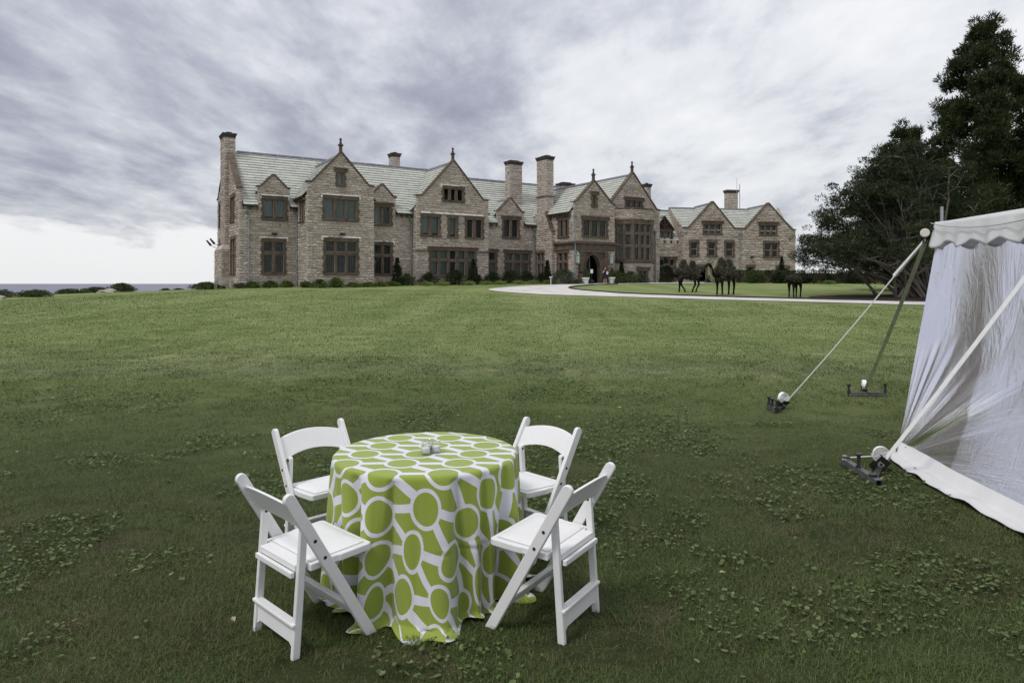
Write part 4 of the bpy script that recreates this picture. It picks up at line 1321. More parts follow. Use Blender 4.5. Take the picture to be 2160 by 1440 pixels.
def cloth_material():
    m = bpy.data.materials.new('green cloth with white rings and bands')
    m.use_nodes = True
    t = m.node_tree; L = t.links.new
    b = t.nodes['Principled BSDF']
    b.inputs['Roughness'].default_value = 0.85; b.inputs['Specular IOR Level'].default_value = 0.15
    b.inputs['Sheen Weight'].default_value = 0.25; b.inputs['Sheen Roughness'].default_value = 0.5
    tc = nd(t, 'ShaderNodeTexCoord'); sp = nd(t, 'ShaderNodeSeparateXYZ'); L(tc.outputs['UV'], sp.inputs[0])
    wob = nd(t, 'ShaderNodeTexNoise', inp={'Scale': 9.0, 'Detail': 2}); L(tc.outputs['UV'], wob.inputs['Vector'])
    wv = mth(t, 'MULTIPLY', mth(t, 'SUBTRACT', wob.outputs['Fac'], 0.5), 0.006)
    x = mth(t, 'ADD', mth(t, 'SUBTRACT', sp.outputs[0], -0.031), wv); y = mth(t, 'ADD', mth(t, 'SUBTRACT', sp.outputs[1], -0.065), wv)
    ax, ay, bx, by = 0.312, 0.005, 0.245, -0.200
    D = ax * by - ay * bx
    fi = mth(t, 'ADD', mth(t, 'MULTIPLY', x, by / D), mth(t, 'MULTIPLY', y, -bx / D))
    fj = mth(t, 'ADD', mth(t, 'MULTIPLY', x, -ay / D), mth(t, 'MULTIPLY', y, ax / D))
    fi = mth(t, 'SUBTRACT', fi, mth(t, 'ROUND', fi)); fj = mth(t, 'SUBTRACT', fj, mth(t, 'ROUND', fj))
    qx = mth(t, 'ADD', mth(t, 'MULTIPLY', fi, ax), mth(t, 'MULTIPLY', fj, bx)); qy = mth(t, 'ADD', mth(t, 'MULTIPLY', fi, ay), mth(t, 'MULTIPLY', fj, by))
    r_ = mth(t, 'SQRT', mth(t, 'ADD', mth(t, 'MULTIPLY', qx, qx), mth(t, 'MULTIPLY', qy, qy)))
    row = mth(t, 'LESS_THAN', mth(t, 'ABSOLUTE', mth(t, 'MULTIPLY', fj, 0.2)), 0.0215)
    dia = mth(t, 'LESS_THAN', mth(t, 'ABSOLUTE', mth(t, 'MULTIPLY', fi, 0.1975)), 0.0235)
    ring = mth(t, 'LESS_THAN', r_, 0.0985)
    white = mth(t, 'MAXIMUM', mth(t, 'MAXIMUM', row, dia), ring)
    white = mth(t, 'MULTIPLY', white, mth(t, 'GREATER_THAN', r_, 0.0790))
    weave = nd(t, 'ShaderNodeTexNoise', inp={'Scale': 300.0, 'Detail': 2}); L(tc.outputs['UV'], weave.inputs['Vector'])
    g = ramp(t, weave.outputs['Fac'], [(0.3, (0.265, 0.340, 0.052)), (0.7, (0.318, 0.398, 0.074))])
    mx = nd(t, 'ShaderNodeMixRGB'); L(white, mx.inputs[0]); L(g, mx.inputs[1]); mx.inputs[2].default_value = (0.72, 0.72, 0.80, 1)
    L(mx.outputs[0], b.inputs['Base Color'])
    bp = nd(t, 'ShaderNodeBump', inp={'Strength': 0.12, 'Distance': 0.002}); L(weave.outputs['Fac'], bp.inputs['Height'])
    cz = nd(t, 'ShaderNodeTexNoise', inp={'Scale': 7.0, 'Detail': 4, 'Distortion': 0.6}); L(tc.outputs['UV'], cz.inputs['Vector'])
    bp2 = nd(t, 'ShaderNodeBump', inp={'Strength': 0.30, 'Distance': 0.012}); L(cz.outputs['Fac'], bp2.inputs['Height']); L(bp.outputs[0], bp2.inputs['Normal'])
    L(bp2.outputs[0], b.inputs['Normal'])
    tr = nd(t, 'ShaderNodeBsdfTranslucent'); L(mx.outputs[0], tr.inputs[0])
    ms = nd(t, 'ShaderNodeMixShader', inp={'Fac': 0.10}); L(b.outputs[0], ms.inputs[1]); L(tr.outputs[0], ms.inputs[2])
    L(ms.outputs[0], t.nodes['Material Output'].inputs[0])
    return m


def tablecloth():
    na = 480
    th = np.linspace(0, 2 * math.pi, na, endpoint=False)
    rows_r = list(np.linspace(0.02, TR - 0.02, 22))
    V = []; UV = []
    for r in rows_r:
        V.append(np.column_stack([r * np.cos(th), r * np.sin(th), np.full(na, 0.0)])); UV.append(np.column_stack([r * np.cos(th), r * np.sin(th)]))
    fr = -math.pi / 2                                   # the side facing the camera

    def ang(a, c):
        return (a - c + math.pi) % (2 * math.pi) - math.pi
    # fold profile: irregular pleats with sharp valleys
    ph = [(11, .9, .60), (16, 2.2, .45), (7, .3, .45), (25, 4.0, .20)]
    thw = th + .05 * np.sin(3 * th + .5) + .03 * np.sin(7 * th)
    fold = sum(a * (2 * np.sqrt(np.sin(k * thw / 2 * (1 if k % 2 == 0 else 2 * round(k / 2) / k) + p) ** 2 + .004) - 1.2) for k, p, a in ph)
    big = np.exp(-(ang(th, fr + 0.20) / 0.22) ** 2) * 1.1 + np.exp(-(ang(th, fr - 0.36) / 0.12) ** 2) * .8
    valleys = [(-.62, .085, 1.0), (-.20, .060, .75), (.42, .070, .95), (.72, .06, .8), (-.95, .07, .8)]
    vr = np.random.default_rng(8); a_ = 1.05
    while a_ < 2 * math.pi - 1.2:
        valleys.append((a_, vr.uniform(.045, .085), vr.uniform(.5, 1.0))); a_ += vr.uniform(.26, .46)
    nv = 64
    drop = 0.80 + 0.035 * np.exp(-(ang(th, fr + 0.15) / 0.45) ** 2) - 0.035 * np.exp(-(ang(th, fr + math.pi) / 1.2) ** 2) + 0.012 * np.cos(3 * th)
    for k in range(nv + 1):
        v = k / nv
        s = v * drop                                    # cloth length from the rim
        rc = 0.022                                      # rounded edge of the table
        arcl = rc * math.pi / 2
        a = np.clip(s / arcl, 0, 1) * math.pi / 2
        r = (TR - 0.02) + rc * np.sin(a)
        z = -rc * (1 - np.cos(a))
        rest = np.maximum(s - arcl, 0)
        z = z - rest * 0.985
        hang = np.clip(rest / (TZ), 0, 1)
        A = 0.080 * hang ** 0.42 * (0.50 + 0.50 * hang)
        r = r + hang * 0.030 + A * fold * 0.75 + 0.050 * big * hang ** 0.9
        vd = np.zeros(na); lean_ = np.zeros(na)
        for c_, w_, dp in valleys:
            dl = ang(th, fr + c_ + .05 * hang * math.sin(c_ * 5))
            ww = w_ * (0.7 + 0.6 * hang)
            g_ = np.exp(-(dl / ww) ** 2)
            vd = vd + dp * g_ * hang ** .45
            lean_ = lean_ + dp * np.exp(-(dl / (ww * 1.6)) ** 2) * hang * .055 * np.sign(math.sin(c_ * 17 + 1))
        r = r - 0.085 * vd
        # shelf creases from the folded cloth
        for zc, am in ((-0.36, .008), (-0.375, -.006)):
            r = r + am * np.clip(np.sin(2.5 * th + .6), 0, 1) * np.exp(-((z - zc - 0.015 * np.sin(3 * th + 1)) / 0.008) ** 2)
        tw = 0.05 * hang * np.sin(2 * th + 1.0) + 0.03 * hang ** 2 * np.cos(5 * th) + lean_ * 2.2
        # where the cloth is longer than the table is high it spreads over the grass
        over = np.maximum(-z - (TZ - 0.030), 0)
        z = np.maximum(z, -(TZ - 0.030) - 0.15 * over + 0.0)
        r = r + over * 1.15 + 0.02 * (over > 0) * np.sin(23 * th)
        z = z + 0.012 * np.sin(19 * th + 2) * np.clip(over / 0.02, 0, 1)
        V.append(np.column_stack([r * np.cos(th + tw * 0.35), r * np.sin(th + tw * 0.35), z]))
        fl = TR - 0.02 + s
        wob = hang * (.030 * np.sin(6 * th + 7 * v) + .022 * np.sin(13 * th - 11 * v + 1))
        fl = fl * .95 + .05 * (TR - .02) + hang * .022 * np.sin(9 * th + 2 + 5 * v)
        UV.append(np.column_stack([fl * np.cos(th + wob), fl * np.sin(th + wob)]))
    m = len(V)
    V = np.concatenate(V); UV = np.concatenate(UV)
    # shorten the print sideways on the skirt as gathered cloth does
    i = np.arange((m - 1) * na); r, c = i // na, i % na
    F = np.stack([r * na + c, r * na + (c + 1) % na, (r + 1) * na + (c + 1) % na, (r + 1) * na + c], -1)[:, ::-1]
    # tiny centre cap
    V = np.vstack([V, [[0, 0, 0]]]); UV = np.vstack([UV, [[0, 0]]])
    cidx = len(V) - 1
    cap = np.stack([np.arange(0, na, 2), np.arange(1, na + 1, 2) % na, np.arange(2, na + 2, 2) % na, np.full(na // 2, cidx)], -1)
    F = np.vstack([F, cap])
    V[:, 2] += 0.0015 * np.sin(V[:, 0] * 14 + 1) * np.cos(V[:, 1] * 11)
    o = mesh_np('tablecloth', V, F, cloth_material(), smooth=True, uv=UV)
    o.location = (TX, TY, TZ)
    so_ = o.modifiers.new('thick', 'SOLIDIFY'); so_.thickness = 0.0015; so_.offset = -1
    tag(o, 'lime green cloth with white rings and bands, hanging over the round table', 'tablecloth')
    return o


tablecloth()


def votive(x, y, label):
    z = TZ + 0.003
    t = empty('votive_candle', (x, y, z), label=label, cat='candle', group='votive candles on the green cloth')
    g = MB()
    g.lathe([(.0245, 0), (.0265, .004), (.0275, .012), (.0275, .050), (.0262, .056), (.0238, .060), (.0238, .064), (.0258, .066), (.0258, .070), (.0235, .070), (.0222, .063), (.0236, .055), (.0250, .048), (.0250, .008)], n=28)
    g.build('jar', M['jar'], t, smooth=True)
    c = MB(); c.lathe([(.0232, .0085), (.0244, .012), (.0244, .036), (.0225, .039), (.006, .0385)], n=28); c.build('wax', M['wax'], t, smooth=True)
    k = MB(); k.tube([(0, 0, .037), (.0006, 0, .044), (.0016, .0004, .047)], .0008, 6); k.build('wick', M['bolt'], t)
    return t


votive(-0.4945, 3.913, 'small glass jar candle nearest the edge, left of the pair in front')
votive(-0.4396, 3.957, 'small glass jar candle standing to the right of the other two')
votive(-0.4890, 3.978, 'small glass jar candle half hidden behind the left front jar')


# ------------------------------------------------------------------ white folding chairs
def extrude(mb, prof, x0, x1):
    """prof: (y, z) polygon counter-clockwise seen from +x, extruded along x"""
    n = len(mb.v); k = len(prof)
    for x in (x0, x1):
        mb.v.extend([(x, y, z) for y, z in prof])
    mb.f.append(tuple(n + i for i in reversed(range(k)))); mb.f.append(tuple(n + k + i for i in range(k)))
    mb.t += [0.5, 0.5]; mb.mi += [0, 0]
    for i in range(k):
        j = (i + 1) % k
        mb.f.append((n + i, n + j, n + k + j, n + k + i)); mb.t.append(.5); mb.mi.append(0)


def slat_profile(y0, z0, y1, z1, w, wtop=None):
    """board from foot (y0,z0) to rounded top (y1,z1)"""
    wtop = wtop or w
    d = Vector((y1 - y0, z1 - z0)).normalized(); nn = Vector((d.y, -d.x))        # nn points forward (+y)
    a = Vector((y0, z0)); b = Vector((y1, z1))
    k = w / 2 / max(abs(nn.x), .2)
    p = [(a.x + k, a.y), (b.x + nn.x * wtop / 2 - d.x * wtop / 2, b.y + nn.y * wtop / 2 - d.y * wtop / 2)]
    c = b - d * wtop / 2
    for i in range(1, 8):
        an = math.pi * i / 8
        q = c + nn * (wtop / 2 * math.cos(an)) + d * (wtop / 2 * math.sin(an))
        p.append((q.x, q.y))
    p += [(b.x - nn.x * wtop / 2 - d.x * wtop / 2, b.y - nn.y * wtop / 2 - d.y * wtop / 2), (a.x - k, a.y)]
    return p


def make_chair(label, loc, yaw):
    t = empty('folding_chair', loc, yaw, label=label, cat='chair', group='white folding chairs around the table')
    mt = M['resin']
    ry = lambda z: .19 - .576 * z
    for s in (-1, 1):
        m = MB(); extrude(m, slat_profile(.19, 0, -.262, .785, .054, .056), s * .243 - .0135, s * .243 + .0135); r_ = m.build('side_rail', mt, t, bevel=.0045)
        for z in (.455, .545):
            b = MB(); x0, x1 = (s * .2565, s * .2585)
            y = ry(z)
            b.tube([(s * .255, y, z), (s * .2582, y, z)], .0085, 12); b.build('bolt', M['bolt'], r_)
        m = MB(); extrude(m, slat_profile(-.19, 0, -.146, .615, .038, .036), s * .190 - .0125, s * .190 + .0125); lg = m.build('rear_leg', mt, t, bevel=.004)
        b = MB(); b.tube([(s * .2035, -.148, .592), (s * .2062, -.148, .592)], .008, 12); b.tube([(s * .176, -.148, .592), (s * .1765, -.148, .592)], .008, 12); b.build('bolt', M['bolt'], lg)
    # rear crossbar with raised ledge and arched underside
    m = MB(); n = 10; pts = []
    for i in range(n + 1):
        x = -.178 + .356 * i / n
        zb = .045 + .022 * min(1, (1 - abs(2 * i / n - 1)) * 5)
        pts.append((x, zb))
    for (x0, z0), (x1, z1) in zip(pts, pts[1:]):
        m.hexa([(x0, -.196, z0), (x1, -.196, z1), (x1, -.178, z1), (x0, -.178, z0), (x0, -.190, .150), (x1, -.190, .150), (x1, -.172, .150), (x0, -.172, .150)])
    m.build('rear_crossbar', mt, t)
    m = MB(); m.box(-.203, .203, -.210, -.166, .150, .166); m.build('crossbar_ledge', mt, t, bevel=.004)
    # front stretcher between the rails
    m = MB(); m.hexa([(-.231, .098, .118), (.231, .098, .118), (.231, .116, .124), (-.231, .116, .124), (-.231, .070, .168), (.231, .070, .168), (.231, .088, .174), (-.231, .088, .174)])
    m.box(-.231, .231, .060, .092, .1745, .184)
    m.build('front_stretcher', mt, t, bevel=.003)
    # seat: notched round the rails, slightly lower behind
    zf, zb = .447, .428
    zz = lambda y: zb + (zf - zb) * (y + .19) / .40
    out = [(-.176, -.183), (.176, -.183), (.176, -.13), (.226, -.13), (.226, .012), (.234, .03), (.234, .185), (.224, .205), (-.224, .205), (-.234, .185), (-.234, .03), (-.226, .012), (-.226, -.13), (-.176, -.13)]
    m = MB(); k = len(out)
    m.v = [(x, y, zz(y) - .034) for x, y in out] + [(x, y, zz(y)) for x, y in out]
    m.f = [tuple(reversed(range(k))), tuple(range(k, 2 * k))] + [(i, (i + 1) % k, k + (i + 1) % k, k + i) for i in range(k)]
    m.t = [.5] * len(m.f); m.mi = [0] * len(m.f)
    m.build('seat', mt, t, bevel=.005)
    m = MB(); nx = 12; ny = 12
    P = lambda u, v: ((-.200 + .40 * u), (-.118 + .300 * v), zz(-.118 + .300 * v) + .003 + .010 * (min(1, 7 * min(u, 1 - u, v, 1 - v)) ** .6))
    for i in range(nx):
        for j in range(ny):
            u0, u1, v0, v1 = i / nx, (i + 1) / nx, j / ny, (j + 1) / ny
            m.face([P(u0, v0), P(u1, v0), P(u1, v1), P(u0, v1)])
    m.build('seat_pad', M['pad'], t, smooth=True)
    m = MB(); m.box(-.178, .178, -.206, -.186, .372, .398); m.build('seat_rail', mt, t, bevel=.003)
    # curved backrest
    m = MB(); n = 20; r0 = []
    for i in range(n + 1):
        u = -1 + 2 * i / n
        x = .231 * u; ar = 1 - u * u
        zt = .722 + .032 * ar; zb_ = .594 + .040 * ar; bow = -.022 * ar
        r0.append([(x, ry(zb_) + bow - .009, zb_), (x, ry(zb_) + bow + .009, zb_), (x, ry(zt) + bow + .009, zt), (x, ry(zt) + bow - .009, zt)])
    for i in range(n):
        a, b = r0[i], r0[i + 1]
        m.hexa([a[0], b[0], b[1], a[1], a[3], b[3], b[2], a[2]])
    bm = bmesh.new()
    o = m.build('backrest', mt, t)
    bm.from_mesh(o.data); bmesh.ops.remove_doubles(bm, verts=bm.verts, dist=1e-5)
    bm.faces.ensure_lookup_table()
    seen = {}
    for f in list(bm.faces):
        key = tuple(sorted(v.index for v in f.verts)); seen.setdefault(key, []).append(f)
    kill = [f for fs in seen.values() if len(fs) > 1 for f in fs]
    bmesh.ops.delete(bm, geom=kill, context='FACES_ONLY')
    bm.to_mesh(o.data); bm.free()
    bv = o.modifiers.new('bevel', 'BEVEL'); bv.width = .004; bv.segments = 2; bv.limit_method = 'ANGLE'; bv.angle_limit = R(50)
    return t


def yaw_of(fx, fy):
    return math.atan2(fy, fx) - math.pi / 2


chair = make_chair('white folding chair at the front left of the table, seen from behind its left side', (-1.011, 3.433, gz(-1.0, 3.43)), yaw_of(.693, .72))
for lab, (x, y), f in (
        ('white folding chair at the front right of the table with its back to the tent', (.183, 3.561), (-.846, .534)),
        ('white folding chair behind the table on the left, half hidden by the cloth', (-1.20, 4.46), (.71, -.70)),
        ('white folding chair behind the table on the right, facing the camera over the cloth', (.087, 4.514), (-.733, -.68))):
    c = copy_tree(chair)
    c.location = (x, y, gz(x, y)); c.rotation_euler.z = yaw_of(*f); c['label'] = lab


# ------------------------------------------------------------------ tent
E0 = np.array([4.375, 7.0]); ED = np.array([-.093, -1.0]) / math.hypot(.093, 1); EI = np.array([-ED[1], ED[0]])   # along the side; into the tent
tent = empty('tent', (E0[0], E0[1], gz(*E0)), label='white party tent with scalloped valance and hazy clear vinyl side wall', cat='tent')
tb = gz(*E0)


def tl(k, i, z):
    """tent-local point: k along the side, i inwards, z world height"""
    p = ED * k + EI * i
    return (p[0], p[1], z - tb)


LEN = 12.0; WID = 9.0


def eave_z(k):
    ph = (k / 3.0) % 1.0
    return 2.375 - .03 * math.sin(math.pi * ph)


def valance(name, pts, nper, flip=False):
    """pts(u) -> (top xyz, outward xy); scalloped strip"""
    V = []; nu = nper * 14; nvv = 10
    for a in range(nu + 1):
        u = a / nu
        top, outw = pts(u)
        sc = .5 + .5 * math.sin(2 * math.pi * (u * nper + .02))
        h = .205 + .066 * sc
        for b in range(nvv + 1):
            v = b / nvv
            wv = .016 * v * math.sin(u * nper * 5.1 + 1) + .012 * v * math.sin(u * nper * 11.3)
            V.append((top[0] + outw[0] * (.05 * v + wv), top[1] + outw[1] * (.05 * v + wv), top[2] - h * v))
    nv1 = nvv + 1
    F = [(a * nv1 + b, (a + 1) * nv1 + b, (a + 1) * nv1 + b + 1, a * nv1 + b + 1) for a in range(nu) for b in range(nvv)]
    o = mesh_np(name, V, F, M['canvas'], tent, smooth=True)
    s_ = o.modifiers.new('thick', 'SOLIDIFY'); s_.thickness = .002
    return o


side_out = -EI
valance('valance', lambda u: (tl(-.03 + u * LEN, -.02, eave_z(u * LEN)), side_out), 28)
valance('valance', lambda u: (tl(-.03, -.02 + u * WID, eave_z(u * WID)), -ED), 21)
# seam cord that droops between the poles
m = MB()
pts = []
for a in range(80):
    k = a / 79 * 11.8
    ph = (k % 2.0) / 2.0
    pts.append(tl(k, -.075, eave_z(k) - .012 - .085 * math.sin(math.pi * min(1, ph)) ** .7))
m.tube(pts, .005, 6)
m.build('seam_cord', plain('grey seam cord', (.42, .42, .40)), tent)
# roof
V = []; na, nb_ = 48, 20
for a in range(na + 1):
    for b in range(nb_ + 1):
        k = -.03 + LEN * a / na; i = -.02 + WID * b / nb_
        dk = min(k + .03, LEN - k - .03); di = min(i + .02, WID - i - .02)
        e = max(0, min(dk, di))
        edge_z = 2.375 + .17 * e - .004 * e * e - .02 * math.sin(math.pi * min(1, e / 3))
        if e < .01: edge_z = eave_z(k if di <= dk else i)
        V.append(tl(k, i, edge_z))
F = [(a * (nb_ + 1) + b, (a + 1) * (nb_ + 1) + b, (a + 1) * (nb_ + 1) + b + 1, a * (nb_ + 1) + b + 1) for a in range(na) for b in range(nb_)]
mesh_np('tent_roof', V, F, M['canvas'], tent, smooth=True)
for k, i in ((0, 0.03), (2.0, .03), (5.0, .03), (8.0, .03), (11.0, .03), (0, 3.0), (0, 6.0), (0, 8.9)):
    m = MB(); x, y, _ = tl(k, i, 0); m.tube([(x, y, gz(E0[0] + x, E0[1] + y) - tb), (x, y, (2.53 if k == 0 and i < .1 else 2.30) - tb)], .015, 10); m.build('tent_pole', plain('dull aluminium pole', (.33, .33, .34), .45, .5, metallic=.5), tent, smooth=False)


def wall_point(k, v):
    """clear side wall; v 0 top .. 1 bottom; the foot is pulled out over the grass"""
    top = np.array([*(E0 + ED * k - EI * 0.00), 2.30])
    kb = .22 + k * .995
    foot_out = .50 + .10 * math.sin(k * .8) * min(1, k) - .06 * sstep(k / 2)
    fx, fy = E0 + ED * kb - EI * foot_out
    bot = np.array([fx, fy, gz(fx, fy) + .05])
    p = top * (1 - v) + bot * v
    p[2] += -.05 * math.sin(math.pi * v) * .0
    # belly and folds
    hang = 1 - abs(2 * v - 1) ** 2
    fold_ = .007 * math.sin(k * 6.3 + 1.6 * math.sin(v * 2.2 + k * .7)) * (1 - v)
    # tension fans out of the staked corner
    an = math.atan2(1 - v + .02, k + .02)
    fan = (.010 * math.sin(an * 24) + .007 * math.sin(an * 41 + 1)) * math.exp(-k / 4.0) * sstep((v - .42) / .4) * min(1, 3 * k)
    drift = -.10 * math.sin(math.pi * v) * (1 - math.exp(-k * 2.0))
    off = fold_ * sstep(k * 4) + fan + drift
    p[0] += EI[0] * -off; p[1] += EI[1] * -off
    p[1] += .0
    return p


V = []; UV = []; na, nb_ = 420, 90
for a in range(na + 1):
    k = (a / na) ** 1.25 * 11.6
    for b in range(nb_ + 1):
        v = b / nb_
        p = wall_point(k, v)
        V.append((p[0] - E0[0], p[1] - E0[1], p[2] - tb)); UV.append((k, v * 2.3))
F = [(a * (nb_ + 1) + b, (a + 1) * (nb_ + 1) + b, (a + 1) * (nb_ + 1) + b + 1, a * (nb_ + 1) + b + 1) for a in range(na) for b in range(nb_)]
cw_ = mesh_np('clear_wall', V, F, M['vinyl'], tent, smooth=True, uv=UV)
# white reinforced border down the free edge and the ground flap
V = []; na = 160
for a in range(na + 1):
    k = (a / na) ** 1.2 * 11.6
    p = wall_point(k, 1.0); q = wall_point(k, .955)
    w_ = .155 + .02 * math.sin(k * 2.1)
    o1 = -EI * (.07 + .02 * math.sin(k * 3.3))
    r3 = (p[0] + o1[0], p[1] + o1[1])
    o2 = -EI * w_
    r4 = (p[0] + o2[0], p[1] + o2[1])
    wob = .010 * math.sin(k * 9) + .008 * math.sin(k * 17)
    row = [(q[0] - EI[0] * .004, q[1] - EI[1] * .004, q[2]), (p[0] - EI[0] * .006, p[1] - EI[1] * .006, p[2] - .005), (r3[0], r3[1], gz(*r3) + .050 + wob), (r4[0], r4[1], gz(*r4) + .034 + wob)]
    V += [(x - E0[0], y - E0[1], z - tb) for x, y, z in row]
F = [(a * 4 + b, (a + 1) * 4 + b, (a + 1) * 4 + b + 1, a * 4 + b + 1) for a in range(na) for b in range(3)]
fl_ = mesh_np('ground_flap', V, F, M['flap'], tent, smooth=True)
fl_.modifiers.new('thick', 'SOLIDIFY').thickness = .002
for k in (.62, 1.55, 2.4, 3.3):
    p = wall_point(k, 1.0); o2 = -EI * .10; x, y = p[0] + o2[0], p[1] + o2[1]
    m = MB(); m.lathe([(.010, 0), (.010, .004)], (x - E0[0], y - E0[1], gz(x, y) + .052 - tb), 12); m.build('grommet', M['bolt'], tent)
# corner roll of webbing and shackle
cpt = Vector(tl(-.05, -.11, 2.265))
m = MB(); m.tube([cpt + Vector((-.02, -.035, 0)), cpt + Vector((.02, .035, 0))], .044, 18); m.build('webbing_roll', plain('cream webbing', (.70, .66, .61)), tent, bevel=.006)
m = MB(); m.tube([cpt + Vector((-.01, 0, -.05)), cpt + Vector((-.02, .0, -.10)), cpt + Vector((.02, 0, -.10)), cpt + Vector((.01, 0, -.05))], .008, 6); m.bar(cpt, tl(0, .0, 2.33), .03, .012); m.build('shackle', M['bolt'], tent)

# ------------------------------------------------------------------ guy straps and their stake anchors


def guy(label, a, b, wd, mat, name='guy_strap', tail=None, face=None):
    a = Vector(a); b = Vector(b)
    t = MB()
    n = 24; side = (b - a).cross(Vector(face)).normalized()      # face: where the flat of the webbing looks
    side = (side - (b - a).normalized() * side.dot((b - a).normalized())).normalized()
    nrm = side.cross((b - a).normalized())
    for i in range(n):
        p = a.lerp(b, i / n); q = a.lerp(b, (i + 1) / n)
        p = p - Vector((0, 0, .03 * math.sin(math.pi * i / n))); q = q - Vector((0, 0, .03 * math.sin(math.pi * (i + 1) / n)))
        t.hexa([p - side * wd / 2 - nrm * .0015, q - side * wd / 2 - nrm * .0015, q + side * wd / 2 - nrm * .0015, p + side * wd / 2 - nrm * .0015,
                p - side * wd / 2 + nrm * .0015, q - side * wd / 2 + nrm * .0015, q + side * wd / 2 + nrm * .0015, p + side * wd / 2 + nrm * .0015])
    o = t.build(name, mat, origin=tuple(b))
    tag(o, label, 'strap', 'straps holding the tent')
    if tail:
        t = MB(); q = a.lerp(b, tail)
        t.hexa([a + Vector((-.004, 0, -.02)), q + Vector((-.03, 0, -.055)), q + Vector((.02, 0, -.03)), a + Vector((.015, 0, -.02)), a + Vector((-.004, 0, .0)), q + Vector((-.03, 0, -.01)), q + Vector((.02, 0, .012)), a + Vector((.015, 0, .0))])
        t.build('loose_tail', mat, o, origin=None)
        o.children[0].location = -b
    return o


def spiral_roll(name, c, axis, r_, wd, parent):
    axis = Vector(axis).normalized(); u = axis.cross(Vector((0, 0, 1))).normalized(); v = u.cross(axis)
    m = MB(); c = Vector(c)
    turns = 6; n = 22 * turns
    prev = None
    for i in range(n + 1):
        an = 2 * math.pi * i / 22; rr = r_ * (.18 + .82 * i / n)
        dd = u * math.cos(an) + v * math.sin(an)
        cur = (c + dd * (rr - r_ * .055), c + dd * rr)
        if prev:
            m.hexa([prev[0] - axis * wd / 2, cur[0] - axis * wd / 2, cur[1] - axis * wd / 2, prev[1] - axis * wd / 2, prev[0] + axis * wd / 2, cur[0] + axis * wd / 2, cur[1] + axis * wd / 2, prev[1] + axis * wd / 2])
        prev = cur
    return m.build(name, M['strap'], parent)


def anchor(label, a, b, stakes, ratchet, rollaxis, strap_dir):
    """drive bar from a to b with stakes (u, height above ground), ratchet with rolled webbing"""
    ax, ay = a
    t = empty('stake_anchor', (ax, ay, gz(ax, ay)), label=label, cat='anchor', group='stake anchors of the tent')
    z0 = gz(ax, ay)
    a3 = Vector((0, 0, .035)); b3 = Vector((b[0] - ax, b[1] - ay, gz(*b) - z0 + .035))
    d = (b3 - a3).normalized(); s_ = d.cross(Vector((0, 0, 1))).normalized(); up = Vector((0, 0, 1))
    m = MB()                                             # hollow square bar: four plates
    for off, wv in ((s_ * .027, (.006, .06)), (s_ * -.027, (.006, .06)), (up * .027, (.06, .006)), (up * -.027, (.06, .006))):
        m.bar(a3 + off, b3 + off, wv[0], wv[1])
    m.build('drive_bar', M['bar'], t)
    for u, h in stakes:
        p = a3.lerp(b3, u)
        m = MB(); m.lathe([(.016, -.10), (.017, h - .022), (.020, h - .020), (.036, h - .012), (.037, h - .002), (.030, h + .004)], (p.x, p.y, p.z), 14); m.build('stake', M['steel'], t)
        if h > .08:
            m = MB(); m.lathe([(.028, .030), (.028, .048), (.020, .050)], (p.x, p.y, p.z), 14); m.build('stake_collar', M['steel'], t)
    rx, ry_ = ratchet; rp = Vector((rx - ax, ry_ - ay, gz(rx, ry_) - z0))
    q = a3.lerp(b3, .85)
    m = MB(); m.bar(q, rp + Vector((0, 0, .045)), .05, .010); m.build('link_strap', M['steel'], t)
    sdv = Vector(strap_dir).normalized(); ra = Vector(rollaxis).normalized()
    m = MB()
    for sg in (-1, 1):
        c = rp + Vector((0, 0, .07)) + ra * (.034 * sg)
        m.bar(c - sdv * .085, c + sdv * .070, .004, .100, up=ra.cross(sdv))
    c0 = rp + Vector((0, 0, .07)); m.tube([c0 - ra * .045, c0 + ra * .045], .014, 12)
    m.bar(c0 - sdv * .10 - ra * .03, c0 - sdv * .10 + ra * .03, .02, .02)
    rt = m.build('ratchet', M['bolt'], t)
    gm = MB()
    for sg in (-1, 1):
        cc_ = c0 + ra * (.0385 * sg)
        gm.tube([cc_ - ra * .002, cc_ + ra * .002], .022, 14)
        uu = ra.cross(Vector((0, 0, 1))).normalized(); vv = uu.cross(ra)
        for k in range(10):
            an = 2 * math.pi * k / 10
            e = uu * math.cos(an) + vv * math.sin(an)
            gm.bar(cc_ + e * .018, cc_ + e * .031, .007, .005, up=ra)
    gm.build('ratchet_gear', plain('worn zinc gear', (.30, .29, .26), .5, .5, metallic=.4), rt)
    spiral_roll('webbing_roll', rp + Vector((0, 0, .150)) + sdv * .01, ra, .080, .054, t)
    return t


top_corner = Vector((E0[0], E0[1], 0)) + Vector((cpt.x, cpt.y, cpt.z + tb)) - Vector((0, 0, 0))
r1 = (3.70, 9.32); r2 = (5.36, 10.40); r3 = (3.40, 6.30)
e5 = np.array(E0) + ED * 2.0
anchor('far left stake anchor on the lawn, its webbing roll seen face on', (3.50, 9.30), (3.50, 9.02), [(.0, .14), (.45, .135), (1.0, .14)], r1, (.25, -1, 0), (.3, -.7, .7))
anchor('far right stake anchor with bar lying crosswise in the grass beside the olive strap', (5.08, 10.30), (5.62, 10.28), [(.0, .15), (1.0, .16)], r2, (1, -.35, 0), (-.2, -.7, .7))
anchor('nearest stake anchor with black ratchet, hollow bar and three stakes by the tent flap', (3.17, 6.52), (3.12, 5.80), [(.06, .055), (.45, .155), (.84, .05)], r3, (-.35, -1, .05), (.5, -.4, .75))
guy('long narrow white strap running down to the far left anchor', top_corner + Vector((0, 0, -.06)), (r1[0] + .03, r1[1] - .06, gz(*r1) + .12), 0.014, M['strap'], tail=.17, face=(-.3, -.9, .6))
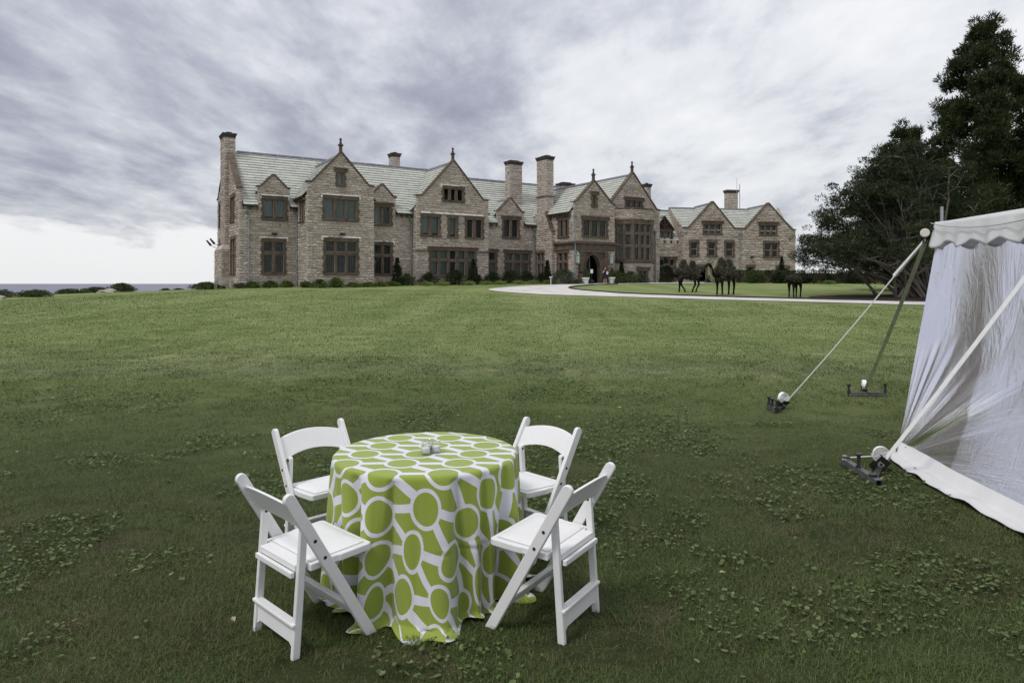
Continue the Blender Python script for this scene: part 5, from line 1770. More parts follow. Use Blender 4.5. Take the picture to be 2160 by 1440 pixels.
guy('dull olive strap running from the tent corner to the far right anchor', top_corner + Vector((.01, 0, -.08)), (r2[0] - .0, r2[1] - .05, gz(*r2) + .10), .042, M['oldstrap'], face=(-.4, -.9, .3))
guy('broad white strap crossing in front of the clear wall to the nearest anchor', (e5[0] - .06, e5[1], 2.29), (r3[0] + .02, r3[1] - .02, gz(*r3) + .10), .038, M['strap'], face=(-.5, -.7, .9))
m = MB()
wp = wall_point(0, 1.0)
m.tube([(3.165, 6.49, gz(3.165, 6.49) + .075), (3.5, 6.55, .09), (wp[0] - .02, wp[1], wp[2] + .01)], .006, 6)
for k in range(3):
    pts = []
    for i in range(13):
        an = 2 * math.pi * i / 12
        pts.append((3.165 + .026 * math.cos(an), 6.477 + .026 * math.sin(an), gz(3.165, 6.477) + .062 + .012 * k + .006 * math.sin(an)))
    m.tube(pts, .005, 6)
tag(m.build('corner_rope', M['strap'], origin=(3.3, 6.5, 0)), 'thin white rope tying the clear wall corner to a stake', 'rope')


# ------------------------------------------------------------------ foliage
def leaves(centres, radii, n, size, squash=0.8, up=0.25, aspect=0.45, shell=0.55, seed=0, tint_mu=0.45, tint_sd=0.18, spike=False):
    """leaf-sized rhombi scattered in clumps; returns verts, faces, tints"""
    g = np.random.default_rng(seed)
    C = np.asarray(centres, float); Rd = np.asarray(radii, float)
    m = len(C)
    idx = np.repeat(np.arange(m), n)
    N = len(idx)
    d = g.normal(size=(N, 3)); d /= np.linalg.norm(d, axis=1)[:, None]
    rr = Rd[idx] * (shell + (1 - shell) * g.random(N)) * (0.75 + 0.5 * g.random(N))
    P = C[idx] + d * rr[:, None] * np.array([1, 1, squash])
    ax = d + g.normal(size=(N, 3)) * 0.45 + np.array([0, 0, up])
    ax /= np.linalg.norm(ax, axis=1)[:, None]
    o = g.normal(size=(N, 3)); s = np.cross(ax, o); s /= np.linalg.norm(s, axis=1)[:, None]
    L_ = size * (0.6 + 0.8 * g.random(N))
    W = L_ * aspect
    if spike:
        v = np.stack([P - s * W[:, None] / 2, P + s * W[:, None] / 2, P + ax * L_[:, None]], 1).reshape(-1, 3)
        f = np.arange(N * 3).reshape(-1, 3)
    else:
        v = np.stack([P, P + ax * L_[:, None] * .5 + s * W[:, None] / 2, P + ax * L_[:, None], P + ax * L_[:, None] * .5 - s * W[:, None] / 2], 1).reshape(-1, 3)
        f = np.arange(N * 4).reshape(-1, 4)
    ct = g.normal(0, 0.10, m)
    t = np.clip(tint_mu + ct[idx] + g.normal(0, tint_sd, N), 0, 1)
    return v, f, t


def hw(s, t):
    a = R(32.1)
    x = -24.03 + s * math.cos(a) - t * math.sin(a); y = 60.0 + s * math.sin(a) + t * math.cos(a)
    return x, y


HS = {'hedge_bush': .72, 'grey_bush': .85, 'loose_bush': .85, 'juniper': .70, 'shore_bush': .58, 'yew_bush': .82, 'border_plant': .9}


def shrub(name, x, y, w_, h, mat, label, cat='shrub', group=None, n=None, leaf=.10, seed=None, spread=1.0, stem=True, tint=.45, per=26):
    """rounded loose bush: clumps in a dome, a short stem"""
    seed = seed if seed is not None else rnd.randrange(99999)
    g = np.random.default_rng(seed)
    z0 = gz(x, y)
    n = n or int(26 + 30 * w_ * h)
    th_ = g.random(n) * 2 * math.pi; rr = np.sqrt(g.random(n)); zz = g.random(n)
    prof = np.sqrt(np.maximum(0, 1 - zz ** 2)) * (0.75 + .25 * g.random(n))
    cs = np.column_stack([w_ / 2 * rr * prof * np.cos(th_), w_ / 2 * spread * rr * prof * np.sin(th_), .12 + zz * (h - .18)])
    cr = (0.10 + 0.10 * g.random(n)) * (0.6 + 0.5 * min(w_, h))
    root = empty(name, (x, y, z0), label=label, cat=cat, group=group)
    root.scale = (1, 1, HS.get(name, 1.0))
    v, f, t = leaves(cs, cr, per, leaf, seed=seed + 1, tint_mu=tint)
    v[:, 2] = np.maximum(v[:, 2], 0.0)
    mesh_np('foliage', v, f, mat, root, tint=t)
    m = MB()
    for k in range(5):
        an = rnd.random() * 6.28
        m.tube([(0.03 * math.cos(an), .03 * math.sin(an), 0), (w_ * .18 * math.cos(an), w_ * .18 * math.sin(an), h * .55)], [.03, .012], 5)
    m.build('stem', M['darkbark'], root)
    return root


def cone_conifer(name, x, y, w_, h, mat, label, group, seed=None, leaf=.12):
    seed = seed if seed is not None else rnd.randrange(99999)
    g = np.random.default_rng(seed)
    z0 = gz(x, y); n = int(60 + 50 * h)
    zz = g.random(n) ** 1.3; th_ = g.random(n) * 6.283
    r_ = w_ / 2 * .82 * (1 - zz) ** .85 * (0.55 + 0.5 * g.random(n))
    cs = np.column_stack([r_ * np.cos(th_), r_ * np.sin(th_), .1 + zz * (h - .2)])
    v, f, t = leaves(cs, .10 + .10 * (1 - zz), 22, leaf, up=.7, seed=seed, tint_mu=.42)
    root = empty(name, (x, y, z0), label=label, cat='conifer', group=group)
    v[:, 2] = np.maximum(v[:, 2], 0)
    mesh_np('foliage', v, f, mat, root, tint=t)
    m = MB(); m.tube([(0, 0, -.05), (.02, .01, h * .5), (0, 0, h * .95)], [.06, .04, .01], 6); m.build('trunk', M['darkbark'], root)
    return root


# junipers along the left front, in order from the corner bench
GJ = 'low junipers along the foot of the left front'
for i, (s, t, w_, h, lab) in enumerate((
        (.9, -1.5, 1.3, .75, 'round bright juniper by the mansion corner, first in its row'), (2.3, -1.6, 1.4, .8, 'round bright juniper below the first ground floor window, left side'),
        (3.7, -1.7, 1.3, .75, 'round bright juniper just right of the first ground floor window'), (5.0, -3.0, 1.3, .75, 'round bright juniper at the downpipe beside the first gable'),
        (5.9, -4.4, 1.5, 1.0, 'bushy juniper at the left edge of the first gable'), (7.3, -4.5, 1.7, 1.15, 'tallest feathery juniper under the first gable window'))):
    x, y = hw(s, t); shrub('juniper', x, y, w_, h, M['juniper'], lab, group=GJ, leaf=.16)
for i, (s, t, w_, lab) in enumerate(((8.8, -4.5, 1.6, 'flat spreading juniper under the first gable, nearest the tall one'), (10.2, -4.4, 1.7, 'flat spreading juniper in the middle of the low strip'),
                                     (11.6, -4.0, 1.8, 'flat spreading juniper at the right edge of the first gable'), (13.0, -3.2, 1.9, 'flat spreading juniper in front of the small conifer'))):
    x, y = hw(s, t); shrub('juniper', x, y, w_, .55, M['juniper'], lab, group=GJ, leaf=.15, tint=.38)
for x, y, w_, lab in ((-25.9, 59.6, 1.5, 'dark low bush behind the bench at the mansion corner'), (-26.9, 59.9, 1.6, 'dark low bush left of the bench, farther from the mansion'), (-23.5, 59.0, 1.2, 'dark low bush between bench and junipers')):
    shrub('juniper', x, y, w_ * 1.25, .55, M['bush'], lab, group=GJ, leaf=.14)
# bed before the middle front
GY = 'dark yews before the middle front'
for (s, t, w_, h, lab) in ((15.0, -2.2, 2.0, 1.35, 'bright green yew mound right of the small conifer'), (17.2, -2.4, 2.3, 1.45, 'dark yew mound left of the five light window'), (20.0, -2.6, 2.6, 1.75, 'largest round yew under the five light window'),
                           (22.3, -2.4, 2.0, 1.35, 'dark yew mound behind the second conifer'), (24.8, -1.9, 2.2, 1.45, 'dark yew mound left of the three light window'), (27.0, -1.9, 2.4, 1.65, 'dark yew mound under the three light window'),
                           (29.0, -1.9, 2.3, 1.6, 'dark yew mound at the right end of the three light window'), (30.6, -2.6, 1.6, 1.3, 'dark yew mound in the corner by the chimney breast')):
    x, y = hw(s, t); shrub('yew_bush', x, y, w_, h, M['bush' if s < 16 else 'darkhedge'], lab, group=GY, leaf=.13, tint=.5)
for (s, t, h, w_, lab) in ((13.9, -2.4, 2.7, 1.35, 'small pointed conifer beside the second bay of windows'), (21.8, -3.1, 2.6, 1.5, 'small pointed conifer before the five light window'), (30.3, -4.0, 2.5, 1.15, 'small pointed conifer left of the entrance, against the chimney breast')):
    x, y = hw(s, t); cone_conifer('small_conifer', x, y, w_, h, M['darkhedge'], lab, 'small conifers along the mansion')
GP = 'pale border plants at the lawn edge'
for (s, t, w_, lab) in ((16.2, -4.0, 1.6, 'pale green border plant left of the yews'), (17.9, -4.1, 1.7, 'second pale green border plant, under the dark yew'), (20.6, -4.2, 1.6, 'pale green border plant under the largest yew'), (22.6, -4.2, 1.8, 'pale green border plant below the second conifer'), (24.4, -4.0, 1.8, 'pale green border plant right of the second conifer'),
                        (26.8, -3.9, 1.8, 'pale green border plant under the three light window'), (28.6, -3.9, 1.8, 'pale green border plant near the drive tip'), (30.2, -4.3, 1.6, 'pale green border plant at the left of the white post')):
    x, y = hw(s, t); shrub('border_plant', x, y, w_, .38, M['paleplant'], lab, cat='plant', group=GP, leaf=.13, n=40, tint=.5)
# by the entrance
x, y = hw(30.6, -6.6); shrub('grey_bush', x, y, 3.1, 1.75, M['greybush'], 'big loose grey green bush left of the entrance door', leaf=.14, n=190)
x, y = hw(31.6, -7.6); shrub('grey_bush', x, y, 1.3, .5, M['greybush'], 'low grey green bush at the foot of the door pier', leaf=.12)
for (s, t, w_, h, lab) in ((36.9, -7.6, 2.2, 1.5, 'loose bush right of the potted topiaries'), (38.5, -8.0, 2.4, 1.5, 'loose bush below the tall bay window, left of its small window'), (40.0, -8.0, 1.9, 1.2, 'loose bush at the small low window of the bay')):
    x, y = hw(s, t); shrub('loose_bush', x, y, w_, h, M['greybush' if s > 39 else 'bush'], lab, group='bushes below the tall bay window', leaf=.13)
x, y = hw(37.6, -7.5); cone_conifer('small_conifer', x, y, .9, 2.4, M['darkhedge'], 'slim dark conifer standing in the bushes below the bay window', 'small conifers along the mansion')
for s, lab in ((32.5, 'white pot with clipped cone bush left of the door'), (36.05, 'white pot with clipped cone bush right of the woman')):
    x, y = hw(s, -7.75)
    r_ = empty('potted_topiary', (x, y, gz(x, y) + .05), label=lab, cat='potted plant', group='potted topiaries at the entrance'); r_.scale = (.66, .66, .72)
    m = MB(); m.lathe([(.40, 0), (.42, .06), (.40, .08), (.50, .68), (.60, .70), (.62, .84), (.58, .90), (.50, .90)], n=20); m.build('pot', M['pot'], r_)
    g = np.random.default_rng(5); n = 170; zz = g.random(n); th_ = g.random(n) * 6.283
    rr = .62 * (1 - zz) ** .6 * np.minimum(1, (zz + .08) * 5) * (.7 + .3 * g.random(n))
    v, f, t = leaves(np.column_stack([rr * np.cos(th_), rr * np.sin(th_), .92 + zz * 1.25]), np.full(n, .10), 24, .07, seed=3, tint_mu=.5)
    mesh_np('foliage', v, f, M['bush'], r_, tint=t)
# white post lamps / signs
for s, t, h, lab in ((28.2, -7.6, .72, 'short white post with cap at the left of the entrance bushes'),):
    x, y = hw(s, t); m = MB(); m.bar((0, 0, 0), (0, 0, h), .09, .09); m.box(-.15, .15, -.09, .09, h, h + .12); o = m.build('white_post', M['pot'], origin=(0, 0, 0)); o.location = (x, y, gz(x, y)); tag(o, lab, 'post')
x, y = hw(46.0, -8.0)
m = MB(); m.bar((0, 0, 0), (0, 0, .75), .09, .09); m.box(-.42, .42, -.03, .03, .72, .94); o = m.build('white_sign', M['pot']); o.location = (x, y, gz(x, y)); tag(o, 'small white blank sign on a post before the right wing', 'sign')
x, y = hw(33.5, -7.5)
r_ = empty('notice_stand', (x, y, gz(x, y) + .05), R(20), label='slim black stand holding a white sheet in the doorway', cat='sign')
m = MB(); m.lathe([(.26, 0), (.26, .34), (.22, .40)], n=4); m.build('stand_base', M['iron'], r_)
m = MB(); m.bar((0, 0, .38), (0, 0, 1.15), .05, .05); m.build('stand_pole', M['iron'], r_)
m = MB(); m.box(-.14, .14, -.035, -.015, 1.08, 1.50); m.build('white_sheet', plain('white paper', (.78, .78, .78)), r_)
# link and wing
for (x, y, w_, h, lab) in ((17.2, 76.5, 1.7, 2.9, 'broad dark conifer before the link windows'), (31.8, 80.5, 1.0, 3.1, 'thin dark conifer rising over the hedge at the wing')):
    cone_conifer('small_conifer', x, y, w_, h, M['darkhedge'], lab, 'small conifers along the mansion')
for (x, y, w_, h, lab) in ((22.6, 76.0, 2.2, 1.3, 'dark bush behind the left camel'), (26.8, 75.4, 3.0, 1.9, 'round bush between the two large camels'), (29.2, 74.6, 2.4, 1.6, 'round bush right of the standing camel'), (31.6, 73.8, 2.6, 1.5, 'round bush below the thin conifer'),
                           (34.0, 73.2, 2.4, 1.4, 'low bush at the hedge, left of the small camel'), (36.6, 72.8, 2.4, 1.3, 'low bush behind the small camel')):
    shrub('hedge_bush', x, y, w_, h, M['bush' if h > 1.6 else 'darkhedge'], lab, group='bushes before the hedge', leaf=.16)
for (x, y, w_, lab) in ((33.2, 71.6, 2.0, 'pale low border plant before the hedge, left'), (38.6, 70.4, 2.2, 'pale low border plant before the hedge, right')):
    shrub('border_plant', x, y, w_, .35, M['paleplant'], lab, cat='plant', group=GP, leaf=.13, n=36, tint=.3)


def hedge(pts, w_, h, label, seed):
    g = np.random.default_rng(seed)
    P = np.array(pts, float); seg = np.linalg.norm(np.diff(P, axis=0), axis=1); tot = seg.sum()
    n = int(tot * 26)
    u = g.random(n) * tot; k = np.searchsorted(np.cumsum(seg), u).clip(0, len(seg) - 1)
    fr_ = (u - (np.cumsum(seg)[k] - seg[k])) / seg[k]
    Q = P[k] + (P[k + 1] - P[k]) * fr_[:, None]
    d = (P[k + 1] - P[k]) / seg[k][:, None]; nn = np.column_stack([-d[:, 1], d[:, 0]])
    side = g.choice([-1, 1, 0], n, p=[.55, .15, .3])
    off = np.where(side == 0, (g.random(n) - .5) * w_, side * w_ / 2)
    zz = np.where(side == 0, h - .1, g.random(n) * h)
    Q = Q + nn * -off[:, None]
    c = np.column_stack([Q[:, 0] - P[0, 0], Q[:, 1] - P[0, 1], ground(Q[:, 0], Q[:, 1]) - gz(*P[0]) + zz])
    root = empty('clipped_hedge', (P[0, 0], P[0, 1], gz(*P[0])), label=label, cat='hedge')
    v, f, t = leaves(c, np.full(n, .20), 30, .14, seed=seed, tint_mu=.45)
    mesh_np('foliage', v, f, M['darkhedge'], root, tint=t)
    m = MB()
    for a, b in zip(P, P[1:]):
        for i in range(int(np.linalg.norm(b - a) / .8)):
            q = a + (b - a) * (i + .5) / int(np.linalg.norm(b - a) / .8)
            m.tube([(q[0] - P[0, 0], q[1] - P[0, 1], gz(*q) - gz(*P[0])), (q[0] - P[0, 0] + .1, q[1] - P[0, 1], gz(*q) - gz(*P[0]) + h * .8)], [.06, .03], 5)
        dd = (b - a) / np.linalg.norm(b - a); n2 = np.array([-dd[1], dd[0]]) * w_ * .3
        q = [a - n2, b - n2, b + n2, a + n2]
        m.hexa([(p[0] - P[0, 0], p[1] - P[0, 1], gz(*p) - gz(*P[0]) + zz_) for zz_ in (.05, h - .25) for p in q])
    m.build('stems', M['darkbark'], root)


hedge([(25.6, 78.0), (33.0, 75.5), (41.0, 72.0)], 1.2, 1.35, 'long clipped dark hedge before the right wing', 21)
hedge([(41.6, 71.5), (50, 66.5), (58, 60)], 2.0, 1.9, 'taller dark hedge running on behind the big trees', 22)

# shore bushes on the left lawn edge
GS = 'bushes on the lawn edge over the sea'
for (x, y, w_, h, lab) in ((-38.2, 49.5, 3.6, 1.15, 'big shore bush at the far left, behind the lower one'), (-37.0, 44.0, 2.4, 1.0, 'lowest shore bush at the left edge of the lawn'), (-35.3, 50.5, 2.4, .8, 'small shore bush at the right end of the first clump'),
                           (-38.0, 58.6, 2.2, 1.0, 'pointed shore bush left in the second clump'), (-36.2, 59.4, 2.6, .95, 'middle shore bush in the second clump'), (-34.4, 60.2, 2.2, 1.25, 'tallest shore bush at the right end of the second clump'),
                           (-34.2, 67.5, 1.5, 1.1, 'single upright shore bush between clumps'), (-33.0, 67.6, .9, .5, 'tiny shore bush right of the upright one'), (-30.6, 68.5, 3.2, 1.15, 'broad domed shore bush nearest the mansion')):
    shrub('shore_bush', x, y, w_ * 1.15, h, M['beachbush'], lab, cat='bush', group=GS, leaf=.15, tint=.45, per=34)


def boulder(x, y, w_, label):
    bm = bmesh.new(); bmesh.ops.create_icosphere(bm, subdivisions=3, radius=.5)
    for v in bm.verts:
        k = 1 + .25 * math.sin(v.co.x * 7 + 1) * math.cos(v.co.y * 6) + .12 * math.sin(v.co.z * 13 + v.co.x * 9)
        v.co *= k; v.co.x *= w_; v.co.y *= w_ * .7; v.co.z *= w_ * .3
    me = bpy.data.meshes.new('rock'); bm.to_mesh(me); bm.free(); me.materials.append(M['rock'])
    o = bpy.data.objects.new('rock', me); COL.objects.link(o); o.location = (x, y, gz(x, y) + .02)
    tag(o, label, 'rock', 'shore rocks on the lawn edge')


boulder(-35.6, 47.2, 1.3, 'pale flat rock beside the leftmost shore bush'); boulder(-34.7, 58.6, 1.7, 'pale flat rock under the second clump of shore bushes')

# ------------------------------------------------------------------ garden bench at the corner
bx_, by_ = -24.3, 57.6
bench = empty('garden_bench', (bx_, by_, gz(bx_, by_)), R(8), label='weathered grey slatted garden bench at the left corner of the mansion', cat='bench')
for x in (-.66, .66):
    m = MB(); m.box(x - .035, x + .035, -.28, -.21, 0, .64); m.build('leg', M['wood'], bench)
    m = MB(); m.bar((x, .20, 0), (x, .24, .45), .07, .07); m.bar((x, .24, .44), (x, .34, .95), .07, .06); m.build('leg', M['wood'], bench)
    m = MB(); m.box(x - .045, x + .045, -.30, .28, .641, .68); m.build('armrest', M['wood'], bench)
for k in range(6):
    m = MB(); y = -.27 + k * .088; m.box(-.66, .66, y, y + .07, .42, .445); m.build('seat_slat', M['wood'], bench)
m = MB(); m.bar((-.66, .335, .93), (.66, .335, .93), .05, .08); m.bar((-.66, .255, .50), (.66, .255, .50), .05, .06); m.build('back_rail', M['wood'], bench)
for k in range(15):
    x = -.60 + k * 1.2 / 14
    m = MB(); m.bar((x, .262, .53), (x, .325, .90), .045, .015); m.build('back_slat', M['wood'], bench)


# ------------------------------------------------------------------ skinned figures
def skin(name, joints, edges, mat, parent, sub=2, smooth=True):
    """joints: list of (x, y, z, rx, ry); first joint is the root"""
    me = bpy.data.meshes.new(name)
    me.from_pydata([j[:3] for j in joints], edges, [])
    o = bpy.data.objects.new(name, me); COL.objects.link(o)
    o.modifiers.new('skin', 'SKIN')
    me.skin_vertices[0] if me.skin_vertices else me.skin_vertices
    if not me.skin_vertices:
        bm = bmesh.new(); bm.from_mesh(me); bm.verts.layers.skin.verify(); bm.to_mesh(me); bm.free()
    for i, j in enumerate(joints):
        sv = me.skin_vertices[0].data[i]
        sv.radius = (j[3], j[4] if len(j) > 4 else j[3]); sv.use_root = (i == 0)
    o.modifiers['skin'].use_smooth_shade = smooth
    s_ = o.modifiers.new('sub', 'SUBSURF'); s_.levels = sub; s_.render_levels = sub
    me.materials.append(mat)
    if parent: o.parent = parent
    return o


def camel(label, x, y, yaw, pose, k=1.0, humps=True, neck_up=True):
    """local: faces -x. wire-and-vine body, ivy humps"""
    root = empty('camel_sculpture', (x, y, gz(x, y)), yaw, label=label, cat='camel sculpture', group='vine camel sculptures on the island lawn')
    root.scale = (k, k, k)
    J = [(0.0, 0, 1.22, .30, .33), (.45, 0, 1.25, .27, .30), (.68, 0, 1.18, .20, .22), (-.42, 0, 1.20, .28, .32), (-.72, 0, 1.20, .20, .25)]
    Ed = [(0, 1), (1, 2), (0, 3), (3, 4)]
    if neck_up:
        nk = [(-.98, 0, 1.08, .155, .16), (-1.20, 0, 1.22, .125, .125), (-1.30, 0, 1.50, .105, .10), (-1.40, 0, 1.72, .10, .10), (-1.58, 0, 1.76, .105, .095), (-1.78, 0, 1.66, .07, .07), (-1.86, 0, 1.62, .055, .06)]
    else:
        nk = [(-.95, 0, 1.15, .15, .15), (-1.15, 0, 1.22, .11, .11), (-1.30, 0, 1.30, .10, .10), (-1.48, 0, 1.22, .09, .09), (-1.62, 0, 1.10, .06, .06)]
    b = 4
    for q in nk:
        J.append(q); Ed.append((b, len(J) - 1)); b = len(J) - 1
    for (side, front, knee, foot) in pose:
        s_ = .17 * side
        hip = 3 if front else 2
        hx = -.50 if front else .62
        J.append((hx, s_, 1.02, .135, .15)); a = len(J) - 1; Ed.append((hip, a))
        J.append((hx + knee * .55, s_ * 1.02, .80, .095, .10)); Ed.append((a, a + 1))
        J.append((hx + knee, s_, .52, .068, .07)); Ed.append((a + 1, a + 2))
        J.append((hx + foot * .8, s_, .20, .050, .05)); Ed.append((a + 2, a + 3))
        J.append((hx + foot, s_, .05, .062, .065)); Ed.append((a + 3, a + 4))
        J.append((hx + foot - .07, s_, .03, .055, .05)); Ed.append((a + 4, a + 5))
    J.append((.84, 0, 1.10, .045, .045)); Ed.append((2, len(J) - 1)); J.append((.90, 0, .78, .035, .035)); Ed.append((len(J) - 2, len(J) - 1))
    body = skin('body', J, Ed, M['vine'], root, sub=1)
    g = np.random.default_rng(int(x * 10) % 97 + 3)
    for sg in (-1, 1):
        m = MB(); hx, hy, hz = (nk[3] if neck_up else nk[2])[:3]
        m.tube([(hx + .02, sg * .06, hz + .07), (hx + .05, sg * .11, hz + .16), (hx + .06, sg * .12, hz + .20)], [.035, .03, .008], 6); m.build('ear', M['vine'], root)
    if humps:
        for nm, cx, hh in (('hump', -.30, .92), ('hump', .40, .84)):
            n = 150; zz = g.random(n); th_ = g.random(n) * 6.283
            rr = (1 - zz) ** .80
            c = np.column_stack([cx + .41 * rr * np.cos(th_), .38 * rr * np.sin(th_), 1.20 + zz * .95 * hh])
            v, f, t = leaves(c, .10 + .05 * g.random(n), 26, .085, seed=int(g.integers(999)), tint_mu=.5, tint_sd=.22)
            mesh_np(nm, v, f, M['ivy'], root, tint=t)
        n = 150; a = g.random(n) * 6.283; c = np.column_stack([g.uniform(-.78, .78, n), .38 * np.cos(a), 1.22 + .34 * np.sin(a)])
        v, f, t = leaves(c, np.full(n, .09), 20, .085, seed=4, tint_mu=.42, tint_sd=.22); mesh_np('ivy_flank', v, f, M['ivy'], root, tint=t)
    else:
        n = 110; a = g.random(n) * 6.283; c = np.column_stack([g.uniform(-.75, .75, n), .30 * np.cos(a), 1.32 + .27 * np.sin(a)])
        v, f, t = leaves(c, np.full(n, .09), 18, .085, seed=5, tint_mu=.25, tint_sd=.18); mesh_np('ivy_flank', v, f, M['ivy'], root, tint=t)
    if neck_up:
        n = 40; u = g.random(n); nkv = np.array([q[:3] for q in nk[:5]])
        kk = (u * 3.99).astype(int); fr_ = u * 3.99 - kk
        c = nkv[kk] + (nkv[kk + 1] - nkv[kk]) * fr_[:, None]
        m = MB()
        for i in range(n):
            p = c[i]; m.tube([(p[0] - .05, p[1] + g.normal(0, .05), p[2] - .08), (p[0] - .06 + g.normal(0, .03), p[1] + g.normal(0, .06), p[2] - .26 - .2 * g.random())], [.012, .004], 4)
        if label.startswith('standing'):
            m.build('straw_beard', M['straw'], root)
        else:
            m.build('twig_beard', M['vine'], root)
            v, f, t = leaves(nkv[2:], np.full(len(nkv) - 2, .15), 60, .08, seed=9, tint_mu=.5); mesh_np('ivy_head', v, f, M['ivy'], root, tint=t)
    return root


walk = [(-1, True, -.10, .22), (1, True, .02, -.02), (-1, False, .16, -.06), (1, False, .10, -.12)]
stand = [(-1, True, .0, .02), (1, True, .02, .0), (-1, False, .06, .0), (1, False, .05, .02)]
camel('walking two humped vine camel, leftmost of the three on the lawn', 12.85, 50.0, R(18), walk, 1.10)
camel('standing two humped vine camel with straw beard, facing the drive', 14.40, 46.2, R(38), stand, 1.16)
camel('small thin legged vine camel without humps, rightmost of the three', 17.75, 42.9, R(42), stand, .84, humps=False, neck_up=False)

# ------------------------------------------------------------------ the woman at the door
px_, py_ = hw(35.1, -7.75)
wm = empty('person', (px_, py_, gz(px_, py_) + .05), R(15), label='woman in a dark sleeveless dress, hand raised to her face, holding white papers', cat='person')
flesh = plain('skin', (.50, .32, .24), .55, .3, .06)
J = [(0, 0, .92, .15, .11), (0, 0, 1.10, .125, .09), (0, 0, 1.26, .150, .095), (0, 0, 1.36, .105, .075), (0, 0, 1.42, .048, .048), (0, -.01, 1.49, .072, .085), (0, -.01, 1.58, .074, .09), (0, 0, 1.63, .045, .055),
     (-.09, 0, .84, .085, .09), (-.095, .01, .50, .058, .06), (-.10, .03, .28, .055, .055), (-.11, .03, .08, .032, .035), (-.115, -.10, .03, .034, .025),
     (.09, 0, .84, .085, .09), (.10, -.02, .50, .058, .06), (.12, .02, .28, .055, .055), (.13, .02, .08, .032, .035), (.14, -.10, .03, .034, .025),
     (-.19, 0, 1.34, .050, .050), (-.25, -.03, 1.08, .042, .042), (-.20, -.20, 1.22, .034, .034), (-.11, -.17, 1.42, .028, .028), (-.07, -.15, 1.49, .03, .02),
     (.19, 0, 1.34, .050, .050), (.27, .0, 1.09, .042, .042), (.16, -.20, 1.06, .034, .034), (.07, -.24, 1.08, .03, .022)]
Ed = [(0, 1), (1, 2), (2, 3), (3, 4), (4, 5), (5, 6), (6, 7), (0, 8), (8, 9), (9, 10), (10, 11), (11, 12), (0, 13), (13, 14), (14, 15), (15, 16), (16, 17), (2, 18), (18, 19), (19, 20), (20, 21), (21, 22), (2, 23), (23, 24), (24, 25), (25, 26)]
skin('body', J, Ed, flesh, wm, sub=2)
m = MB(); n = 24
prof = [(.30, .19, .52), (.27, .185, .62), (.225, .17, .80), (.19, .145, .95), (.148, .118, 1.10), (.175, .128, 1.24), (.165, .115, 1.33), (.13, .09, 1.39)]
for (rx, ry_, z), (qx, qy, z2) in zip(prof, prof[1:]):
    for k in range(n):
        a, b = 2 * math.pi * k / n, 2 * math.pi * (k + 1) / n
        fl_k = lambda an, zz: 1 + (.06 * math.sin(an * 7) if zz < .85 else 0)
        m.face([(rx * math.cos(a) * fl_k(a, z), ry_ * math.sin(a) * fl_k(a, z), z), (rx * math.cos(b) * fl_k(b, z), ry_ * math.sin(b) * fl_k(b, z), z), (qx * math.cos(b) * fl_k(b, z2), qy * math.sin(b) * fl_k(b, z2), z2), (qx * math.cos(a) * fl_k(a, z2), qy * math.sin(a) * fl_k(a, z2), z2)])
m.build('dress', plain('dark navy cloth', (.020, .018, .040), .8, .2), wm, smooth=True)
m = MB(); m.lathe([(.02, 1.695), (.07, 1.685), (.098, 1.63), (.104, 1.55), (.098, 1.44), (.085, 1.36), (.05, 1.33)], (0, .025, 0), 16); m.build('hair', plain('brown hair', (.05, .03, .02), .6, .3), wm, smooth=True)
fm = MB(); fm.lathe([(.02, 1.455), (.055, 1.47), (.07, 1.53), (.068, 1.60), (.05, 1.645)], (0, -.05, 0), 14); fm.bar((0, -.115, 1.585), (0, -.135, 1.545), .018, .02)
fc = fm.build('face', flesh, wm, smooth=True)
m = MB()
for sg in (-.03, .03):
    m.lathe([(.008, -.006), (.009, 0), (.008, .006)], (sg, -.114, 1.58), 6)
m.bar((-.022, -.116, 1.515), (.022, -.116, 1.515), .010, .008); m.build('eyes_and_mouth', plain('dark features', (.06, .03, .03)), fc)
m = MB()
for k in range(4):
    m.tube([(-.085 + .012 * k, -.155, 1.485), (-.075 + .014 * k, -.150, 1.53), (-.06 + .012 * k, -.135, 1.555 - .004 * k)], [.009, .008, .006], 6)
m.tube([(-.05, -.16, 1.48), (-.03, -.15, 1.51)], [.010, .007], 6)
for k in range(4):
    m.tube([(.07, -.245, 1.055 + .016 * k), (.03, -.262, 1.05 + .017 * k), (.0, -.255, 1.055 + .015 * k)], [.009, .008, .006], 6)
m.tube([(.08, -.24, 1.12), (.05, -.25, 1.15)], [.010, .007], 6)
m.build('fingers', flesh, wm, smooth=True)
for sg, fx, fy in ((-1, -.115, -.06), (1, .14, -.06)):
    m = MB(); m.hexa([(fx - .04, fy - .12, 0), (fx + .04, fy - .12, 0), (fx + .035, fy + .12, 0), (fx - .035, fy + .12, 0), (fx - .03, fy - .11, .04), (fx + .03, fy - .11, .04), (fx + .03, fy + .11, .09), (fx - .03, fy + .11, .09)]); m.build('shoe', plain('pale shoe', (.5, .42, .36)), wm, bevel=.01)
m = MB(); m.hexa([(.02, -.24, .98), (.26, -.20, .94), (.26, -.185, .94), (.02, -.225, .98), (.06, -.27, 1.26), (.28, -.23, 1.22), (.28, -.215, 1.22), (.06, -.255, 1.26)]); o = m.build('paper_sheets', plain('white papers', (.78, .78, .78)))
o.matrix_world = Matrix.Translation(wm.location) @ Matrix.Rotation(R(15), 4, 'Z'); tag(o, 'white sheets of paper held by the woman at the door', 'papers')


# ------------------------------------------------------------------ big trees on the right
def limb(m, pts, r0, r1, n=6):
    k = len(pts); m.tube(pts, [r0 + (r1 - r0) * i / (k - 1) for i in range(k)], n)


